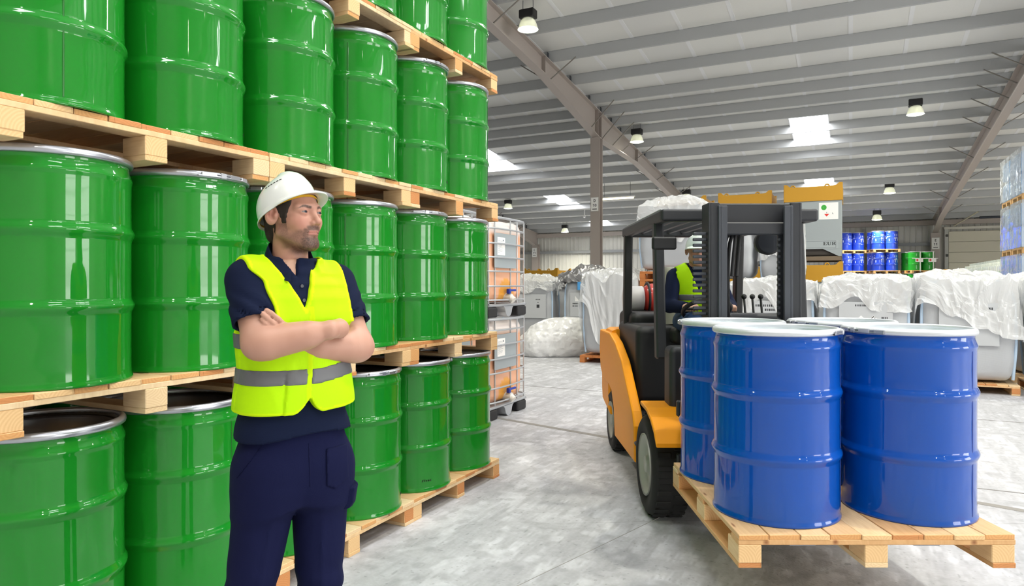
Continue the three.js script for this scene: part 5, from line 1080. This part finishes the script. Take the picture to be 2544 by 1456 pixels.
    d = Math.max(d, -Math.max(upArmR(x, y, z, 0.0075), -sleevePlane(RS, RE, 0.56, x, y, z)), -Math.max(upArmL(x, y, z, 0.0075), -sleevePlane(LS, LE, 0.54, x, y, z)));
    d = smax(d, -(Math.max(neck(x, y, z) - 0.008, 1.585 - y)), 0.004);
    return Math.max(d, -vNeck(x, y, z, 0.34, 1.57));
  };
  obj('shirt', surface(shirtSolid, [-0.27, 1.03, -0.2], [0.28, 1.68, 0.25], 0.0062), navyShirt, man);
  // vest
  const holeCut = (y) => mix(mix(0.118, 0.14, smooth(1.46, 1.555, y)), 0.178, smooth(1.555, 1.605, y)) + 0.14 * smooth(1.43, 1.36, y);
  const armholes = (x, y, z) => { const [b] = toBody(x, y, z); return b < 0 ? b + holeCut(y) : Math.max(0.148 + 0.1 * smooth(1.42, 1.36, y) - b, -1); };  // below zero: cut away
  const hemY = (x, y, z) => { const [bx_, bz] = toBody(x, y, z); const f = bz > 0 ? clamp(1 - Math.abs(bx_ - 0.004) / 0.05) : 0; return 1.142 + 0.015 * (bx_ > 0 ? bx_ * 5 : 0) + 0.052 * f * f; };
  const vestOff = (x, y, z) => { const [bx_, bz] = toBody(x, y, z); let o = 0.021 + 0.016 * smooth(1.32, 1.15, y); o += 0.0065 * ridge(bx_ * 7 + y * 2.5, y * 3.5 - bx_ * 4, 2.2, 2) * (0.5 + smooth(1.5, 1.3, y) * 0.4); if (bz > 0) o += 0.005 * smooth(-0.012, 0.004, bx_) - 0.003 + (Math.abs(bx_ + 0.075) < 0.004 && y < 1.27 ? -0.003 : 0) + 0.006 * smooth(-0.078, -0.07, bx_) * smooth(1.3, 1.25, y); return o; };
  const vestParts = (x, y, z) => {
    const o = vestOff(x, y, z), base = smin(smin(torso(x, y, z, o), traps(x, y, z, 0.0165), 0.045), Math.max(Math.min(upArmR(x, y, z, 0.0235), upArmL(x, y, z, 0.0235)), 1.43 - y), 0.03);
    const V1 = vNeck(x, y, z, 0.41, 1.472), N = neck(x, y, z) - 0.036, A = armholes(x, y, z), H = hemY(x, y, z) - y;
    return [base, V1, N, A, H];
  };
  const vestSDF = (x, y, z) => { const [b, v, n, a, h] = vestParts(x, y, z); const leaf = Math.min(capsule(x, y, z, [0.03, 1.65, 0.03], [0.075, 1.562, 0.13], 0.02, 0.024), 9);
    return smax(smax(smax(b, -Math.min(v, leaf), 0.005), -Math.max(n, 1.56 - y), 0.005), Math.max(-a, h), 0.005); };
  const vestCol = (x, y, z) => { const [b, v, n, a, h] = vestParts(x, y, z), [bx_, bz] = toBody(x, y, z); const e = Math.min(Math.abs(v), Math.abs(a), Math.abs(h), y > 1.56 ? Math.abs(n) : 9, bz > 0 && y < 1.48 ? Math.abs(bx_ + 0.003) * 1.6 : 9); return e < 0.0105 ? LIME_EDGE : LIME; };
  const vest = obj('safety_vest', surface(vestSDF, [-0.27, 1.1, -0.22], [0.27, 1.68, 0.25], 0.0047, vestCol), hivis, man);
  const band = (yc) => surface((x, y, z) => { const [b, v, n, a, h] = vestParts(x, y, z), [bx_, bz] = toBody(x, y, z); const c = yc + 0.018 * smooth(0, 0.16, bx_) - 0.0 * x; return Math.max(b - 0.0022, -v, -a, Math.abs(y - c) - 0.0245, bz > 0 ? 0.0055 - Math.abs(bx_ + 0.003) : -1); }, [-0.27, yc - 0.06, -0.22], [0.27, yc + 0.08, 0.25], 0.0056);
  obj('reflective_band', band(1.258), bandMat, vest); obj('reflective_band', band(1.37), bandMat, vest);
  // collar, placket, buttons
  const collar = (() => {
    const n = 60, rows = 7, pos = [], idx = [];
    for (let j = 0; j <= n; j++) {
      const a = mix(-2.78, 2.78, j / n), fr = smooth(1.95, 2.7, Math.abs(a)), top = mix(1.69, 1.598, smooth(0.9, 2.75, Math.abs(a)));   // a = 0 is the back of the neck
      for (let r = 0; r < rows; r++) {
        const t = r / (rows - 1), s = t < 0.34 ? t / 0.34 : 1, f = t < 0.34 ? 0 : (t - 0.34) / 0.66;
        const f2 = smooth(2.25, 2.75, Math.abs(a)), rad = 0.067 + 0.002 * s + f * (0.012 + (a > 0 ? 0.022 : 0.024) * f2), ang = 0.4 + Math.PI + a - f * fr * (a > 0 ? 0.02 : -0.2);
        const y = f === 0 ? mix(top - 0.05, top, s) : top + 0.003 * Math.sin(f * 3.1) - f * (0.032 + (a > 0 ? 0.006 : 0.016) * fr);
        const x = -0.028 + Math.sin(ang) * rad, z = -0.006 + Math.cos(ang) * (rad + 0.012 * fr) + 0.034 * f * f2;
        pos.push(x, y, z);
      }
    }
    for (let j = 0; j < n; j++) for (let r = 0; r < rows - 1; r++) { const a = j * rows + r, b = a + rows; idx.push(a, b, a + 1, a + 1, b, b + 1); }
    const g = new THREE.BufferGeometry(); g.setAttribute('position', new THREE.Float32BufferAttribute(pos, 3)); g.setIndex(idx); g.computeVertexNormals();
    const uv = new Float32Array(pos.length / 3 * 2); for (let i = 0; i < uv.length / 2; i++) { uv[i * 2] = pos[i * 3]; uv[i * 2 + 1] = pos[i * 3 + 1]; } g.setAttribute('uv', new THREE.BufferAttribute(uv, 2)); return g;
  })();
  const navyTwo = navyShirt.clone(); navyTwo.side = THREE.DoubleSide;
  obj('collar', collar, navyTwo, man);
  for (const y of [1.545, 1.5]) { const b = beta(y), bz = lerpT(TB, y) + 0.0125, x = -0.042 + Math.sin(b) * bz, z = 0.008 + Math.cos(b) * bz; const g = new THREE.CylinderGeometry(0.0055, 0.0055, 0.003, 16); g.rotateX(Math.PI / 2); g.rotateY(b); obj('button', move(g, x, y, z), std(0x10162a, 0.3), man); }
  // trousers
  const RKf = 0.004, trouserRaw = (x, y, z, o = 0) => {
    let d = smin(Math.min(legR(x, y, z, 0.014 + o), legL(x, y, z, 0.013 + o)), Math.max(torso(x, y, z, 0.006 + o), y - 1.1, 0.78 - y), 0.07);
    const cr = Math.min(Math.abs(x + mix(0.1, 0.165, smooth(0.95, 0.45, y)) - 0.03), Math.abs(x - 0.07));
    d += -0.0035 * smooth(0.012, 0, cr) * smooth(0.85, 0.75, y) * (z > 0 ? 1 : 0);                     // pressed crease
    d += 0.0045 * ridge(x * 6 + y * 2, y * 5 + x * 3, z * 6, 2) * (0.4 + smooth(0.95, 0.75, y) * 0.6) + 0.004 * Math.sin(y * 70 + x * 22) * smooth(0.68, 0.55, y) * smooth(0.42, 0.55, y);
    return Math.max(d, y - 1.1, 0.07 - y);
  };
  const trousers = obj('trousers', surface((x, y, z) => trouserRaw(x, y, z), [-0.34, 0.04, -0.22], [0.26, 1.12, 0.24], 0.008), navyTrouser, man);
  obj('thigh_pocket', surface((x, y, z) => Math.max(trouserRaw(x, y, z, 0.006), Math.abs(x - 0.118 + (y - 0.95) * 0.02) - 0.036, y - 1.02, 0.885 + Math.abs(x - 0.11) * 0.55 - y, -z), [0.05, 0.84, -0.05], [0.2, 1.06, 0.2], 0.005), navyTrouser, trousers);
  obj('pocket_flap', surface((x, y, z) => Math.max(trouserRaw(x, y, z, 0.014), Math.abs(y - 0.835) - 0.035, 0.115 - x + (0.87 - y) * 0.2, z - 0.04), [0.08, 0.78, -0.14], [0.22, 0.9, 0.08], 0.005), navyTrouser, trousers);
  const seamLine = (f, lo, hi) => surface((x, y, z) => Math.max(trouserRaw(x, y, z, 0.0022), f(x, y, z), -z), lo, hi, 0.004);
  obj('pocket_seam', seamLine((x, y) => Math.abs((y - 0.985) - (x + 0.16) * 1.35) - 0.003 + (x < -0.19 || x > -0.075 ? 1 : 0), [-0.24, 0.9, 0], [-0.05, 1.08, 0.2]), navyTrouser, trousers);
  obj('fly_seam', seamLine((x, y) => Math.abs(x - 0.03 - (1 - y) * 0.03) - 0.003 + (y < 0.9 || y > 1.05 ? 1 : 0), [0, 0.88, 0], [0.08, 1.08, 0.2]), navyTrouser, trousers);
  // boots, below the frame
  for (const [p, s, a] of [[RA, -1, 0.0], [LA, 1, 0.45]]) obj('boot', (() => { const g = surface((x, y, z) => Math.max(smin(capsule(x, y, z, [0, 0.1, -0.02], [0, 0.05, 0.0], 0.052, 0.05), capsule(x, y, z, [0, 0.045, 0.0], [0, 0.03, 0.15], 0.048, 0.04), 0.04), -y + 0.001), [-0.08, -0.01, -0.1], [0.08, 0.17, 0.22], 0.01); g.rotateY(a); return move(g, p[0], 0, p[2]); })(), bootMat, man);
}
// ---- the forklift driver: sits behind the mast, facing the camera; forklift frame moved to the seat
const drv = thing('person', 'forklift driver sitting behind the mast in white hard hat and lime vest', 'person', [0, 0, 0], YAW);
{
  const p = ahead(1.55 - 0.08, 4.6 + 0.86); drv.position.set(p.x, 1.21, p.z);
  const H = V(0, 0.61, 0.06), headM = place(-0.1, 0.05, 0, H), headI = headM.clone().invert(), q = V(0, 0, 0);
  const torso = (x, y, z, o) => smin(ellipsoid(x, y, z, [0, 0.26, -0.01], [0.165 + o, 0.25 + o, 0.115 + o]), capsule(Math.abs(x), y, z, [0.02, 0.44, 0], [0.15, 0.41, 0], 0.05 + o, 0.052 + o), 0.05);
  const arm = (x, y, z, o) => Math.min(smin(capsule(x, y, z, [-0.17, 0.4, 0], [-0.23, 0.17, 0.1], 0.05 + o, 0.042 + o), capsule(x, y, z, [-0.23, 0.17, 0.1], [-0.13, 0.16, 0.34], 0.042 + o, 0.03 + o), 0.02), smin(capsule(x, y, z, [0.17, 0.4, 0], [0.24, 0.17, 0.1], 0.05 + o, 0.042 + o), capsule(x, y, z, [0.24, 0.17, 0.1], [0.15, 0.16, 0.34], 0.042 + o, 0.03 + o), 0.02));
  const hand = (x, y, z) => { let d = 9; for (const s of [-1, 1]) { const hx = s < 0 ? -0.13 : 0.15; let h = capsule(x, y, z, [hx, 0.16, 0.34], [hx - s * 0.01, 0.17, 0.41], 0.03, 0.032); for (let i = 0; i < 4; i++) { const o = -0.027 + i * 0.018; h = smin(h, Math.min(capsule(x, y, z, [hx + o, 0.18, 0.42], [hx + o, 0.168, 0.455], 0.009, 0.009), capsule(x, y, z, [hx + o, 0.168, 0.455], [hx + o, 0.142, 0.445], 0.009, 0.008)), 0.004); } h = smin(h, capsule(x, y, z, [hx - s * 0.025, 0.17, 0.38], [hx - s * 0.045, 0.165, 0.43], 0.011, 0.009), 0.008); d = Math.min(d, h); } return d; };
  const leg = (x, y, z, o) => { const ax = Math.abs(x); return smin(capsule(ax, y, z, [0.09, 0.04, 0], [0.13, 0.06, 0.42], 0.085 + o, 0.062 + o), capsule(ax, y, z, [0.13, 0.06, 0.42], [0.12, -0.6, 0.5], 0.062 + o, 0.04 + o), 0.03); };
  const col = (x, y, z) => { q.set(x, y, z).applyMatrix4(headI); return y > 0.42 ? skinColor(q.x, q.y, q.z, false) : [0.6, 0.35, 0.25]; };
  obj('body', mergeGeometries([
    surface((x, y, z) => { q.set(x, y, z).applyMatrix4(headI); return smin(headSDF(q.x, q.y, q.z), capsule(x, y, z, [0, 0.55, 0.03], [0, 0.4, 0], 0.053, 0.06), 0.02); }, [-0.12, 0.42, -0.1], [0.12, 0.74, 0.2], 0.004, col).toNonIndexed(),
    surface((x, y, z) => Math.min(smin(torso(x, y, z, -0.01), Math.min(arm(x, y, z, 0), leg(x, y, z, -0.01)), 0.02), hand(x, y, z)), [-0.32, -0.68, -0.16], [0.32, 0.52, 0.58], 0.009, col).toNonIndexed()]), skinMat, drv);
  const hat = hardHat(drv, phys(0xe6f2f0, 0.3, { clearcoat: 0.6 }), false); headM.decompose(hat.position, hat.quaternion, hat.scale);
  obj('shirt', surface((x, y, z) => Math.max(smin(torso(x, y, z, 0.006), Math.max(arm(x, y, z, 0.012), z - 0.3), 0.02), -0.02 - y, -(capsule(x, y, z, [0, 0.55, 0.03], [0, 0.44, 0], 0.058, 0.058))), [-0.32, -0.04, -0.16], [0.32, 0.52, 0.36], 0.009), navyShirt, drv);
  const vestBase = (x, y, z) => Math.max(torso(x, y, z, 0.02), 0.0 - y, -(Math.max(Math.abs(x) - (y - 0.28) * 0.36, -z)), -capsule(x, y, z, [0, 0.56, 0.02], [0, 0.42, 0], 0.08, 0.07), -capsule(Math.abs(x), y, z, [0.2, 0.42, 0], [0.24, 0.1, 0.06], 0.07, 0.07));
  const v = obj('safety_vest', surface(vestBase, [-0.25, -0.02, -0.18], [0.25, 0.52, 0.18], 0.009, () => LIME), hivis, drv);
  for (const y of [0.1, 0.235]) obj('reflective_band', surface((x, yy, z) => Math.max(vestBase(x, yy, z) - 0.003, Math.abs(yy - y) - 0.025), [-0.25, y - 0.05, -0.18], [0.25, y + 0.05, 0.18], 0.009), bandMat, v);
  obj('trousers', surface((x, y, z) => Math.max(leg(x, y, z, 0.006), -0.56 - y), [-0.28, -0.6, -0.12], [0.28, 0.18, 0.6], 0.01), std(0x1c3c66, 0.8), drv);
  for (const s of [-1, 1]) obj('boot', rbox(0.1, 0.1, 0.26, 0.04, s * 0.12, -0.63, 0.55), bootMat, drv);
}
renderer.render(scene, camera);
